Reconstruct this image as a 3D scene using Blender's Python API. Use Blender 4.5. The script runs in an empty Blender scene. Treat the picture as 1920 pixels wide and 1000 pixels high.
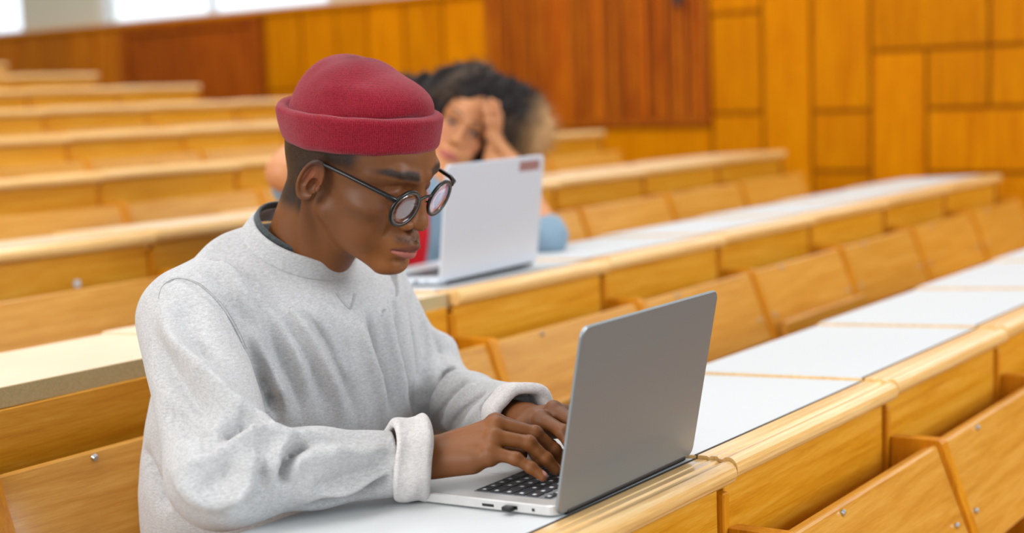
import bpy, math, random
import numpy as np
from mathutils import Vector, Matrix

# ------------------------------------------------------------------ camera
scn = bpy.context.scene
COL = scn.collection
cam_data = bpy.data.cameras.new('camera')
cam = bpy.data.objects.new('camera', cam_data)
COL.objects.link(cam)
scn.camera = cam
CF = Vector((0.79688529, 0.59167713, -0.1220328))
CR = Vector((0.59177773, -0.8051395, -0.03936369))
CU = Vector((0.12154402, 0.04084795, 0.99174518))
M4 = Matrix((CR, CU, -CF)).transposed().to_4x4()
M4.translation = Vector((0, 0, 1.25))
cam.matrix_world = M4
cam_data.sensor_width = 36.0
cam_data.lens = 2690.83 / 1920 * 36
cam_data.clip_start = 0.05
cam_data.dof.use_dof = True
cam_data.dof.focus_distance = 1.76
cam_data.dof.aperture_fstop = 2.35
cam_data.dof.aperture_blades = 9

scn.view_settings.view_transform = 'Standard'
scn.view_settings.look = 'None'
scn.view_settings.exposure = 0.36
scn.view_settings.gamma = 1.0
scn.view_settings.use_curve_mapping = False

# ------------------------------------------------------------------ world and daylight
wd = bpy.data.worlds.new('sky')
scn.world = wd
wd.use_nodes = True
bg = wd.node_tree.nodes['Background']
bg.inputs[0].default_value = (0.80, 0.90, 1.0, 1)
bg.inputs[1].default_value = 1.7


def area(name, loc, target, sx, sy, power, col=(1, 1, 1)):
    l = bpy.data.lights.new(name, 'AREA')
    l.shape = 'RECTANGLE'
    l.size, l.size_y = sx, sy
    l.energy = power
    l.color = col
    o = bpy.data.objects.new(name, l)
    COL.objects.link(o)
    o.location = loc
    o.rotation_euler = (Vector(target) - Vector(loc)).to_track_quat('-Z', 'Y').to_euler()
    return o


# daylight entering by the tall windows of the left wall and of the front wall
area('window_daylight', (-4.3, 2.4, 3.1), (1.6, 1.8, 1.0), 3.2, 2.4, 150, (1.0, 0.97, 0.93))
area('window_daylight', (3.6, -4.6, 3.0), (1.8, 1.5, 1.0), 3.0, 2.2, 170, (0.86, 0.93, 1.0))

# the hall's ceiling luminaires: four long diffuser boxes over the seats
LAMPS = [(0.2, 2.2), (3.4, 2.2), (0.8, 6.0), (4.2, 6.0)]
for lx, ly in LAMPS: area('ceiling_light', (lx, ly, 4.98), (lx, ly, 0), 2.6, 1.3, 60, (0.97, 0.98, 1.0))

# ------------------------------------------------------------------ helpers


def tag(o, label=None, cat=None, group=None, kind=None):
    if label: o['label'] = label
    if cat: o['category'] = cat
    if group: o['group'] = group
    if kind: o['kind'] = kind
    return o


def empty(name, loc=(0, 0, 0), rot=(0, 0, 0)):
    o = bpy.data.objects.new(name, None)
    o.empty_display_size = 0.05
    o.location = loc
    o.rotation_euler = rot
    COL.objects.link(o)
    return o


def link(name, me, mat=None, parent=None, loc=None):
    o = bpy.data.objects.new(name, me)
    COL.objects.link(o)
    if mat and not me.materials: me.materials.append(mat)
    if parent: o.parent = parent
    if loc: o.location = loc
    return o


class MB:
    """mesh builder: polygons gathered into one mesh"""

    def __init__(s): s.v = []; s.f = []; s.sm = []; s.mi = []

    def add(s, vs, fs, smooth=False, mi=0):
        n = len(s.v)
        s.v += [tuple(v) for v in vs]
        s.f += [tuple(i + n for i in f) for f in fs]
        s.sm += [smooth] * len(fs)
        s.mi += [mi] * len(fs)
        return s

    def box(s, lo, hi, b=0.0, mi=0, mat=None):
        """box with bevelled edges"""
        (x0, y0, z0), (x1, y1, z1) = lo, hi
        b = min(b, (x1 - x0) * .49, (y1 - y0) * .49, (z1 - z0) * .49)
        if b <= 0:
            vs = [(x, y, z) for z in (z0, z1) for y in (y0, y1) for x in (x0, x1)]
            fs = [(0, 2, 3, 1), (4, 5, 7, 6), (0, 1, 5, 4), (2, 6, 7, 3), (0, 4, 6, 2), (1, 3, 7, 5)]
        else:
            vs = []; fs = []
            idx = {}
            for sx in (0, 1):
                for sy in (0, 1):
                    for sz in (0, 1):
                        X = (x0, x1)[sx]; Y = (y0, y1)[sy]; Z = (z0, z1)[sz]
                        ix = X + (b if sx == 0 else -b); iy = Y + (b if sy == 0 else -b); iz = Z + (b if sz == 0 else -b)
                        idx[sx, sy, sz, 0] = len(vs); vs.append((X, iy, iz))
                        idx[sx, sy, sz, 1] = len(vs); vs.append((ix, Y, iz))
                        idx[sx, sy, sz, 2] = len(vs); vs.append((ix, iy, Z))
            g = lambda a, b_, c, k: idx[a, b_, c, k]
            fs.append([g(0, 0, 0, 0), g(0, 0, 1, 0), g(0, 1, 1, 0), g(0, 1, 0, 0)])
            fs.append([g(1, 0, 0, 0), g(1, 1, 0, 0), g(1, 1, 1, 0), g(1, 0, 1, 0)])
            fs.append([g(0, 0, 0, 1), g(1, 0, 0, 1), g(1, 0, 1, 1), g(0, 0, 1, 1)])
            fs.append([g(0, 1, 0, 1), g(0, 1, 1, 1), g(1, 1, 1, 1), g(1, 1, 0, 1)])
            fs.append([g(0, 0, 0, 2), g(0, 1, 0, 2), g(1, 1, 0, 2), g(1, 0, 0, 2)])
            fs.append([g(0, 0, 1, 2), g(1, 0, 1, 2), g(1, 1, 1, 2), g(0, 1, 1, 2)])
            cx = Vector(((x0 + x1) / 2, (y0 + y1) / 2, (z0 + z1) / 2))
            ex = []
            for a in (0, 1):
                for c in (0, 1):
                    ex.append([g(0, a, c, 1), g(1, a, c, 1), g(1, a, c, 2), g(0, a, c, 2)])
                    ex.append([g(a, 0, c, 0), g(a, 1, c, 0), g(a, 1, c, 2), g(a, 0, c, 2)])
                    ex.append([g(a, c, 0, 0), g(a, c, 1, 0), g(a, c, 1, 1), g(a, c, 0, 1)])
                    for d in (0, 1):
                        ex.append([g(a, c, d, 0), g(a, c, d, 1), g(a, c, d, 2)])
            for f in ex:
                p = [Vector(vs[i]) for i in f]
                n = (p[1] - p[0]).cross(p[2] - p[0])
                if n.dot(sum(p, Vector()) / len(p) - cx) < 0: f = f[::-1]
                fs.append(f)
        if mat is not None: vs = [mat @ Vector(v) for v in vs]
        return s.add(vs, fs, False, mi)

    def prof(s, pts, x0, x1, mi=0, smooth=False):
        """extrude a closed (y,z) outline along x; outline counter-clockwise seen from +x"""
        n = len(pts)
        vs = [(x0, y, z) for y, z in pts] + [(x1, y, z) for y, z in pts]
        fs = [(i, (i + 1) % n, n + (i + 1) % n, n + i)[::-1] for i in range(n)]
        s.add(vs, fs, smooth, mi)
        s.add(vs, [tuple(range(n))[::-1], tuple(range(n, 2 * n))], False, mi)
        return s

    def tube(s, pts, r, n=8, closed=False, smooth=True, mi=0, cap=True):
        pts = [Vector(p) for p in pts]
        rs = r if isinstance(r, (list, tuple)) else [r] * len(pts)
        m = len(pts)
        vs = []; up = None
        for i, p in enumerate(pts):
            if closed: t = pts[(i + 1) % m] - pts[i - 1]
            else: t = pts[min(i + 1, m - 1)] - pts[max(i - 1, 0)]
            t.normalize()
            if up is None: up = t.orthogonal().normalized()
            up = (up - t * up.dot(t)).normalized()
            w = t.cross(up)
            for k in range(n):
                a = 2 * math.pi * k / n
                vs.append(p + (up * math.cos(a) + w * math.sin(a)) * rs[i])
        fs = []
        for i in range(m if closed else m - 1):
            j = (i + 1) % m
            for k in range(n):
                l = (k + 1) % n
                fs.append((i * n + k, i * n + l, j * n + l, j * n + k))
        s.add(vs, fs, smooth, mi)
        if cap and not closed:
            s.add(vs[:n], [tuple(range(n))[::-1]], False, mi)
            s.add(vs[-n:], [tuple(range(n))], False, mi)
        return s

    def mesh(s, name, mats=None):
        me = bpy.data.meshes.new(name)
        me.from_pydata([tuple(v) for v in s.v], [], s.f)
        me.polygons.foreach_set('use_smooth', s.sm)
        me.polygons.foreach_set('material_index', s.mi)
        if mats:
            for m in (mats if isinstance(mats, (list, tuple)) else [mats]): me.materials.append(m)
        me.update()
        return me

    def build(s, name, mat, parent=None, loc=None):
        return link(name, s.mesh(name, mat), None, parent, loc)


# ---- signed distance modelling -------------------------------------------------
V3 = lambda *a: np.array(a, dtype=np.float32)


def smin(a, b, k):
    h = np.clip(0.5 + 0.5 * (b - a) / k, 0, 1)
    return b + (a - b) * h - k * h * (1 - h)


def smax(a, b, k): return -smin(-a, -b, k)


def ell(P, c, r, R=None):
    q = P - V3(*c)
    if R is not None: q = q @ np.array(R, dtype=np.float32)
    r = V3(*r)
    k0 = np.sqrt(((q / r) ** 2).sum(1)) + 1e-6
    k1 = np.sqrt(((q / (r * r)) ** 2).sum(1)) + 1e-6
    return k0 * (k0 - 1) / k1


def sph(P, c, r): return np.sqrt(((P - V3(*c)) ** 2).sum(1)) - r


def cap(P, a, b, ra, rb=None):
    if rb is None: rb = ra
    a = V3(*a); b = V3(*b); ab = b - a
    t = np.clip(((P - a) @ ab) / (ab @ ab + 1e-12), 0, 1)
    return np.sqrt(((P - a - t[:, None] * ab) ** 2).sum(1)) - (ra + t * (rb - ra))


def rbox(P, c, h, r, R=None):
    q = P - V3(*c)
    if R is not None: q = q @ np.array(R, dtype=np.float32)
    q = np.abs(q) - (V3(*h) - r)
    return np.sqrt((np.maximum(q, 0) ** 2).sum(1)) + np.minimum(q.max(1), 0) - r


def pdist(P, pts):
    """distance to a polyline"""
    d = None
    for a, b in zip(pts[:-1], pts[1:]):
        e = cap(P, a, b, 0)
        d = e if d is None else np.minimum(d, e)
    return d


def local(P, pts, reach):
    """mask of points near a list of points"""
    pts = np.array(pts, dtype=np.float32)
    lo = pts.min(0) - reach; hi = pts.max(0) + reach
    return ((P > lo) & (P < hi)).all(1)


def ridge(P, d, folds):
    """raise (+) or press (-) soft folds along polylines; each (pts, width, height)"""
    d = d.copy()
    for pts, w, h in folds:
        m = local(P, pts, w * 2.6)
        if m.any():
            t = pdist(P[m], pts) / w
            d[m] -= h * np.exp(-t * t)
    return d


def creases(P, d, folds):
    """cloth folds along polylines, fading out at both ends; pressed ones have a sharp bottom"""
    base = d; d = d.copy()
    for pts, w, h in folds:
        m = local(P, pts, w * 2.2 + abs(h) * 1.5)
        if not m.any(): continue
        Q = P[m]
        best = np.full(len(Q), 9.0, dtype=np.float32); par = np.zeros(len(Q), dtype=np.float32)
        n = len(pts) - 1
        for i in range(n):
            a = V3(*pts[i]); b = V3(*pts[i + 1]); ab = b - a
            t = np.clip(((Q - a) @ ab) / (ab @ ab), 0, 1)
            e = np.sqrt(((Q - a - t[:, None] * ab) ** 2).sum(1))
            k = e < best
            best = np.where(k, e, best); par = np.where(k, (i + t) / n, par)
        amp = h * sstep(np.minimum(par, 1 - par), -.06, .30)
        t = np.sqrt(np.maximum(best * best - base[m] ** 2, 0)) / w
        d[m] -= amp * (np.exp(-t * t) if h > 0 else np.exp(-(t * t + .04) ** .62) * 1.15)
    return d


def rotm(rx=0, ry=0, rz=0):
    return np.array(Matrix.Rotation(rz, 3, 'Z') @ Matrix.Rotation(ry, 3, 'Y') @ Matrix.Rotation(rx, 3, 'X'), dtype=np.float32)


def vnoise(P, s, seed=0):
    """cheap smooth noise, about -1..1"""
    rs = np.random.RandomState(seed)
    o = np.zeros(len(P), dtype=np.float32)
    for i in range(5):
        k = rs.normal(size=3); k = k / np.linalg.norm(k) * rs.uniform(.7, 1.6) * s
        o += np.sin(P @ k.astype(np.float32) + rs.uniform(0, 6.28)).astype(np.float32)
    return o / 2.6


CORN = np.array([(i, j, k) for i in (0, 1) for j in (0, 1) for k in (0, 1)])


def sdf_net(f, lo, hi, h, reach=1.25):
    """surface nets over a signed distance field, coarse pass first; returns vertices, quads"""
    lo = np.array(lo, float); hi = np.array(hi, float)
    c = 4
    nc = np.ceil((hi - lo) / (h * c)).astype(int) + 1
    ax = [lo[i] + (np.arange(nc[i]) + .5) * h * c for i in range(3)]
    G = np.stack(np.meshgrid(*ax, indexing='ij'), -1).reshape(-1, 3).astype(np.float32)
    dc = f(G).reshape(nc)
    act = np.abs(dc) < h * c * reach
    n = nc * c + 1
    pm = np.zeros(n, bool)
    up = act.repeat(c, 0).repeat(c, 1).repeat(c, 2)
    for o in CORN:
        pm[o[0]:o[0] + up.shape[0], o[1]:o[1] + up.shape[1], o[2]:o[2] + up.shape[2]] |= up
    ii = np.argwhere(pm)
    P = (lo + ii * h).astype(np.float32)
    D = np.full(n, 1e3, dtype=np.float32)
    vals = np.empty(len(P), dtype=np.float32)
    for s in range(0, len(P), 400000): vals[s:s + 400000] = f(P[s:s + 400000])
    D[pm] = vals
    ci = np.argwhere(up)
    cv = np.stack([D[ci[:, 0] + o[0], ci[:, 1] + o[1], ci[:, 2] + o[2]] for o in CORN], 1)
    ins = cv < 0
    cnt = ins.sum(1)
    m = (cnt > 0) & (cnt < 8)
    ci = ci[m]; cv = cv[m]
    acc = np.zeros((len(ci), 3)); num = np.zeros(len(ci))
    for a in range(8):
        for b in range(a + 1, 8):
            if np.abs(CORN[a] - CORN[b]).sum() != 1: continue
            va, vb = cv[:, a], cv[:, b]
            x = (va < 0) != (vb < 0)
            t = np.where(x, va / np.where(x, va - vb, 1), 0)
            acc += np.where(x[:, None], CORN[a] + t[:, None] * (CORN[b] - CORN[a]), 0)
            num += x
    V = lo + (ci + acc / num[:, None]) * h
    vid = np.full(n, -1, dtype=np.int64)
    vid[ci[:, 0], ci[:, 1], ci[:, 2]] = np.arange(len(ci))
    F = []
    for d in range(3):
        u, w = (d + 1) % 3, (d + 2) % 3
        a = ci[(ci[:, u] > 0) & (ci[:, w] > 0)]
        e = a.copy(); e[:, d] += 1
        da = D[a[:, 0], a[:, 1], a[:, 2]]; db = D[e[:, 0], e[:, 1], e[:, 2]]
        x = ((da < 0) != (db < 0))
        a = a[x]; flip = da[x] > 0
        q = []
        for (du, dw) in ((0, 0), (-1, 0), (-1, -1), (0, -1)):
            b = a.copy(); b[:, u] += du; b[:, w] += dw
            q.append(vid[b[:, 0], b[:, 1], b[:, 2]])
        q = np.stack(q, 1)
        ok = (q >= 0).all(1)
        q = q[ok]; flip = flip[ok]
        q[flip] = q[flip][:, ::-1]
        F.append(q)
    F = np.concatenate(F)
    # one Newton step towards the true surface
    Vf = V.astype(np.float32); e = h * .3
    d0 = f(Vf)
    g = np.stack([f(Vf + V3(*(np.eye(3)[i] * e))) - d0 for i in range(3)], 1) / e
    gn = (g * g).sum(1) + 1e-6
    st = np.clip(d0 / gn, -h * .5, h * .5)
    V = V - g * st[:, None]
    return V, F


def np_mesh(name, V, F, mat=None, col=None):
    me = bpy.data.meshes.new(name)
    me.vertices.add(len(V)); me.vertices.foreach_set('co', np.asarray(V, dtype=np.float32).ravel())
    k = F.shape[1]
    me.loops.add(len(F) * k); me.loops.foreach_set('vertex_index', F.astype(np.int32).ravel())
    me.polygons.add(len(F)); me.polygons.foreach_set('loop_start', np.arange(0, len(F) * k, k, dtype=np.int32))
    try: me.polygons.foreach_set('loop_total', np.full(len(F), k, dtype=np.int32))
    except Exception: pass
    me.update(calc_edges=True)
    me.polygons.foreach_set('use_smooth', np.ones(len(F), dtype=bool))
    if col is not None:
        at = me.color_attributes.new('col', 'FLOAT_COLOR', 'POINT')
        c4 = np.ones((len(V), 4), dtype=np.float32); c4[:, :3] = col
        at.data.foreach_set('color', c4.ravel())
    if mat: me.materials.append(mat)
    me.validate()
    return me


def lerp(a, b, t):
    return a + (b - a) * t[:, None]


def sstep(x, a, b):
    t = np.clip((x - a) / (b - a), 0, 1)
    return t * t * (3 - 2 * t)


# ------------------------------------------------------------------ materials


def srgb(r, g, b):
    f = lambda c: (c / 255 / 12.92) if c / 255 <= 0.04045 else ((c / 255 + 0.055) / 1.055) ** 2.4
    return (f(r), f(g), f(b))


def newmat(name):
    m = bpy.data.materials.new(name)
    m.use_nodes = True
    nt = m.node_tree
    return m, nt, nt.nodes['Principled BSDF']


def node(nt, t, **kw):
    n = nt.nodes.new(t)
    for k, v in kw.items():
        if k[0] == 'i' and k[1:].isdigit(): n.inputs[int(k[1:])].default_value = v
        else: setattr(n, k, v)
    return n


def wood(name, cols, scale=(1.2, 22, 22), rough=.36, coat=.2, var=.12, gstr=.5, bump=.05, spec=.3):
    """varnished veneer: long grain along local x, slight change of tone from piece to piece"""
    m, nt, b = newmat(name)
    L = nt.links.new
    tc = node(nt, 'ShaderNodeTexCoord')
    oi = node(nt, 'ShaderNodeObjectInfo')
    off = node(nt, 'ShaderNodeVectorMath', operation='SCALE'); off.inputs['Scale'].default_value = 37.0
    cmb = node(nt, 'ShaderNodeCombineXYZ')
    for i in range(3): L(oi.outputs['Random'], cmb.inputs[i])
    L(cmb.outputs[0], off.inputs[0])
    add = node(nt, 'ShaderNodeVectorMath', operation='ADD')
    L(tc.outputs['Object'], add.inputs[0]); L(off.outputs[0], add.inputs[1])
    mp = node(nt, 'ShaderNodeMapping'); mp.inputs['Scale'].default_value = scale
    L(add.outputs[0], mp.inputs[0])
    n1 = node(nt, 'ShaderNodeTexNoise'); n1.inputs['Scale'].default_value = 3.0; n1.inputs['Detail'].default_value = 6; n1.inputs['Roughness'].default_value = .65; n1.inputs['Distortion'].default_value = .6
    L(mp.outputs[0], n1.inputs[0])
    mp2 = node(nt, 'ShaderNodeMapping'); mp2.inputs['Scale'].default_value = tuple(s * 6 for s in scale)
    L(add.outputs[0], mp2.inputs[0])
    n2 = node(nt, 'ShaderNodeTexNoise'); n2.inputs['Scale'].default_value = 5.0; n2.inputs['Detail'].default_value = 3
    L(mp2.outputs[0], n2.inputs[0])
    mx = node(nt, 'ShaderNodeMath', operation='MULTIPLY_ADD'); mx.inputs[1].default_value = .35
    L(n2.outputs[0], mx.inputs[0]); L(n1.outputs[0], mx.inputs[2])
    cr = node(nt, 'ShaderNodeValToRGB')
    e = cr.color_ramp.elements
    e[0].position = .46; e[0].color = (*cols[0], 1); e[1].position = .90; e[1].color = (*cols[2], 1)
    x = e.new(.66); x.color = (*cols[1], 1)
    L(mx.outputs[0], cr.inputs[0])
    hsv = node(nt, 'ShaderNodeHueSaturation')
    r1 = node(nt, 'ShaderNodeMapRange'); r1.inputs[3].default_value = 1 - var; r1.inputs[4].default_value = 1 + var
    L(oi.outputs['Random'], r1.inputs[0]); L(r1.outputs[0], hsv.inputs['Value'])
    L(cr.outputs[0], hsv.inputs['Color'])
    L(hsv.outputs[0], b.inputs['Base Color'])
    b.inputs['Roughness'].default_value = rough; b.inputs['Specular IOR Level'].default_value = spec
    b.inputs['Coat Weight'].default_value = coat
    b.inputs['Coat Roughness'].default_value = .22
    bp = node(nt, 'ShaderNodeBump'); bp.inputs['Strength'].default_value = bump; bp.inputs['Distance'].default_value = .01
    L(n2.outputs[0], bp.inputs['Height']); L(bp.outputs[0], b.inputs['Normal'])
    return m


def plain(name, c, rough=.5, metal=0.0, nscale=40, namt=.06, bump=0.0, bscale=200, coat=0.0, spec=None):
    m, nt, b = newmat(name)
    L = nt.links.new
    tc = node(nt, 'ShaderNodeTexCoord')
    n1 = node(nt, 'ShaderNodeTexNoise'); n1.inputs['Scale'].default_value = nscale; n1.inputs['Detail'].default_value = 4
    L(tc.outputs['Object'], n1.inputs[0])
    r1 = node(nt, 'ShaderNodeMapRange'); r1.inputs[3].default_value = 1 - namt; r1.inputs[4].default_value = 1 + namt
    L(n1.outputs[0], r1.inputs[0])
    hsv = node(nt, 'ShaderNodeHueSaturation'); hsv.inputs['Color'].default_value = (*c, 1)
    L(r1.outputs[0], hsv.inputs['Value']); L(hsv.outputs[0], b.inputs['Base Color'])
    b.inputs['Roughness'].default_value = rough
    b.inputs['Metallic'].default_value = metal
    b.inputs['Coat Weight'].default_value = coat
    if spec is not None: b.inputs['Specular IOR Level'].default_value = spec
    if bump:
        n2 = node(nt, 'ShaderNodeTexNoise'); n2.inputs['Scale'].default_value = bscale; n2.inputs['Detail'].default_value = 2
        L(tc.outputs['Object'], n2.inputs[0])
        bp = node(nt, 'ShaderNodeBump'); bp.inputs['Strength'].default_value = bump; bp.inputs['Distance'].default_value = .002
        L(n2.outputs[0], bp.inputs['Height']); L(bp.outputs[0], b.inputs['Normal'])
    return m


def vcol(name, rough=.5, sss=0.0, bump=.1, bscale=500, bdist=.001, sheen=0.0, mottle=.06, mscale=60, spec=.5):
    """colour from the mesh's own vertex paint, with fine mottling"""
    m, nt, b = newmat(name)
    L = nt.links.new
    at = node(nt, 'ShaderNodeVertexColor'); at.layer_name = 'col'
    tc = node(nt, 'ShaderNodeTexCoord')
    n1 = node(nt, 'ShaderNodeTexNoise'); n1.inputs['Scale'].default_value = mscale; n1.inputs['Detail'].default_value = 5
    L(tc.outputs['Object'], n1.inputs[0])
    r1 = node(nt, 'ShaderNodeMapRange'); r1.inputs[3].default_value = 1 - mottle * 2; r1.inputs[4].default_value = 1 + mottle * 2
    L(n1.outputs[0], r1.inputs[0])
    hsv = node(nt, 'ShaderNodeHueSaturation')
    L(at.outputs[0], hsv.inputs['Color']); L(r1.outputs[0], hsv.inputs['Value']); L(hsv.outputs[0], b.inputs['Base Color'])
    b.inputs['Roughness'].default_value = rough
    b.inputs['Specular IOR Level'].default_value = spec
    b.inputs['Subsurface Weight'].default_value = sss
    b.inputs['Subsurface Radius'].default_value = (.012, .005, .003)
    b.inputs['Subsurface Scale'].default_value = .4
    b.inputs['Sheen Weight'].default_value = sheen
    if bump:
        n2 = node(nt, 'ShaderNodeTexNoise'); n2.inputs['Scale'].default_value = bscale; n2.inputs['Detail'].default_value = 3
        L(tc.outputs['Object'], n2.inputs[0])
        bp = node(nt, 'ShaderNodeBump'); bp.inputs['Strength'].default_value = bump; bp.inputs['Distance'].default_value = bdist
        L(n2.outputs[0], bp.inputs['Height']); L(bp.outputs[0], b.inputs['Normal'])
    return m
# wood tones (base colours of the lacquered veneers)
W_PANEL = wood('honey_veneer', (srgb(200, 124, 12), srgb(218, 148, 30), srgb(230, 168, 58)), var=.06, coat=.12)
W_BACK = wood('backrest_veneer', (srgb(190, 124, 36), srgb(208, 144, 52), srgb(222, 164, 76)), rough=.30, coat=.45, var=.05)
W_LIP = wood('edge_beech', (srgb(214, 160, 88), srgb(236, 188, 116), srgb(248, 210, 148)), scale=(1.0, 30, 30), rough=.3, coat=.8, var=.04)
W_EDGE = wood('bracket_wood', (srgb(180, 106, 2), srgb(204, 128, 8), srgb(220, 146, 24)), scale=(12, 12, 1.2), rough=.38, coat=.1, var=.05)
W_WALL = wood('wall_veneer', (srgb(186, 102, 0), srgb(204, 120, 0), srgb(220, 140, 0)), scale=(10, 10, .8), rough=.5, coat=.0, var=.10, bump=.02, spec=.05)
W_RED = wood('slat_wood', (srgb(124, 46, 0), srgb(166, 78, 0), srgb(204, 118, 4)), scale=(12, 12, .7), rough=.55, coat=.0, var=.36, bump=.02, spec=.15)
W_GROOVE = plain('groove_wood', srgb(150, 86, 4), .7, spec=.1)
LAMI = plain('white_laminate', srgb(206, 208, 209), .5, nscale=160, namt=.02, spec=.12)
LAMI_OLD = plain('worn_laminate', srgb(236, 210, 178), .42, nscale=9, namt=.06)
BLACKLINE = plain('joint_filler', srgb(60, 50, 42), .8)
CHIP = plain('chipboard_edge', srgb(190, 168, 122), .9, nscale=420, namt=.28, bump=.5, bscale=500)
STEEL = plain('bolt_steel', (.55, .55, .55), .3, metal=1.0)
PLASTER = plain('cream_plaster', srgb(206, 198, 176), .85, nscale=4, namt=.03)
WHITEP = plain('white_paint', srgb(212, 212, 210), .8, nscale=4, namt=.02)
FLOORM = plain('dark_floor', srgb(74, 58, 46), .5, nscale=60, namt=.2)

D0, LZ, RISE, PITCH, SEG, X0 = 0.8132, 0.784, 0.0932, 0.85, 0.5283, -0.040
XW = 6.40
JX = lambda j: X0 + SEG * j


def st(name, mb, mat, parent=None):
    o = mb.build(name, mat, parent)
    if parent is None: o['kind'] = 'structure'
    return o


# ---- floor tiers, walls, ceiling
fl = MB().box((-5, -5, -.30), (XW, D0 - PITCH + .02, -2 * RISE))
for k in range(-1, 12):
    y0 = D0 + PITCH * k + .02
    y1 = y0 + PITCH if k < 11 else 11.2
    fl.box((-5, y0, RISE * k - .25), (XW, y1, RISE * k))
st('floor', fl, FLOORM)
st('ceiling', MB().box((-5.1, -5.1, 5.2), (XW + .3, 11.3, 5.35)), WHITEP)
st('wall_back', MB().box((-5.1, 11.2, -.3), (XW + .3, 11.35, 5.2)), PLASTER)
# left wall and front wall with window openings (daylight comes in there)
wl = MB().box((-5.15, -5.1, -.4), (-5, 11.3, 1.2)).box((-5.15, -5.1, 4.2), (-5, 11.3, 5.2))
for y in (-5.1, -2.0, 1.2, 4.4, 7.6, 10.8): wl.box((-5.15, y, 1.2), (-5, y + .5, 4.2))
st('wall_left', wl, PLASTER)
wf = MB().box((-5.1, -5.15, -.4), (XW + .3, -5, 1.4)).box((-5.1, -5.15, 4.2), (XW + .3, -5, 5.2))
for x in (-5.1, -2.2, .8, 3.8, 6.2): wf.box((x, -5.15, 1.4), (x + .5, -5, 4.2))
st('wall_front', wf, PLASTER)

# right wall: veneered dado, plaster and windows above
ZT = 1.805
wr = MB()
wr.box((XW + .03, -5.1, -.4), (XW + .18, 11.3, ZT - .03))
wr.box((XW + .03, -5.1, 3.9), (XW + .18, 11.3, 5.2))
WIN = [(8.24, 6.05), (5.60, 3.4), (2.95, .75), (.3, -1.9), (11.0, 9.11)]
ys = sorted([v for w in WIN for v in w] + [-5.1, 11.3])
for a, b in zip(ys[::2], ys[1::2]): wr.box((XW + .03, a, ZT - .03), (XW + .18, b, 3.9))
wall_right = st('wall_right', wr, PLASTER)
gb = MB().box((XW + .012, -5.0, -.3), (XW + .034, 11.2, ZT - .02))
gb.build('panel_backing', W_GROOVE, wall_right)
MB().box((XW - .03, -5.0, ZT - .03), (XW + .03, 11.2, ZT), .004).build('ledge', W_WALL, wall_right)
for i, (b, a) in enumerate(WIN):
    fr = MB()
    t = .05
    fr.box((XW + .05, a, ZT - .03), (XW + .11, a + t, 3.9)).box((XW + .05, b - t, ZT - .03), (XW + .11, b, 3.9))
    fr.box((XW + .05, a + t, ZT - .03), (XW + .11, b - t, ZT + .02)).box((XW + .05, a + t, 3.85), (XW + .11, b - t, 3.9))
    fr.box((XW + .06, (a + b) / 2 - .02, ZT + .02), (XW + .10, (a + b) / 2 + .02, 3.85))
    w = st('window_%d' % (i + 1), fr, WHITEP)
    gm, nt_, gb_ = newmat('window_glass'); gb_.inputs['Transmission Weight'].default_value = 1; gb_.inputs['Roughness'].default_value = .0; gb_.inputs['IOR'].default_value = 1.02
    MB().box((XW + .078, a + t, ZT + .02), (XW + .082, b - t, 3.85)).build('pane', gm, w)

# veneer panels of the right wall: (y_far, y_near, z_low, z_high)
PAN = [(3.47, 3.185, 1.09, 1.58), (3.47, 3.185, .3, 1.09), (3.47, 3.185, 1.58, 1.78),
       (3.185, 2.93, .0, 1.78),
       (2.93, 2.635, 1.09, 1.78), (2.93, 2.635, .805, 1.09), (2.93, 2.635, -.2, .805),
       (2.635, 2.085, 1.36, 1.78), (2.635, 2.37, -.2, 1.36), (2.37, 2.085, 1.09, 1.36), (2.37, 1.82, .80, 1.09),
       (2.37, 1.82, -.2, .80), (2.085, 1.56, 1.36, 1.78), (2.085, 1.82, 1.09, 1.36), (1.82, 1.56, -.2, 1.36),
       (1.56, 1.30, 1.09, 1.78), (1.56, 1.30, -.2, 1.09)]
PAN += [(4.85, 4.16, .2, 1.035), (4.16, 3.47, .2, 1.035)]
for a, b in ((5.17, 4.85), (5.46, 5.17), (5.74, 5.46), (5.99, 5.74), (6.28, 5.99), (6.59, 6.28)): PAN += [(a, b, .3, 1.30), (a, b, 1.30, 1.78)]
yy = 1.30
while yy > -4.6:
    PAN += [(yy, yy - .29, -.2, 1.09), (yy, yy - .29, 1.09, 1.78)]; yy -= .29
g = .009
for k, (b, a, z0, z1) in enumerate(PAN):
    MB().box((XW - .008, a + g, z0 + g), (XW + .014, b - g, z1 - g), .003).build('panel', W_WALL, wall_right)
# darker boards towards the back of the wall
W_DARK = wood('dark_wall_veneer', (srgb(146, 72, 0), srgb(180, 96, 0), srgb(206, 124, 4)), scale=(10, 10, .8), rough=.5, coat=.0, var=.14, bump=.02, spec=.15)
yy = 7.98
while yy < 11.0:
    MB().box((XW - .006, yy + g, .4), (XW + .014, yy + .30 - g, ZT - .035), .003).build('panel', W_DARK, wall_right); yy += .30
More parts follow.
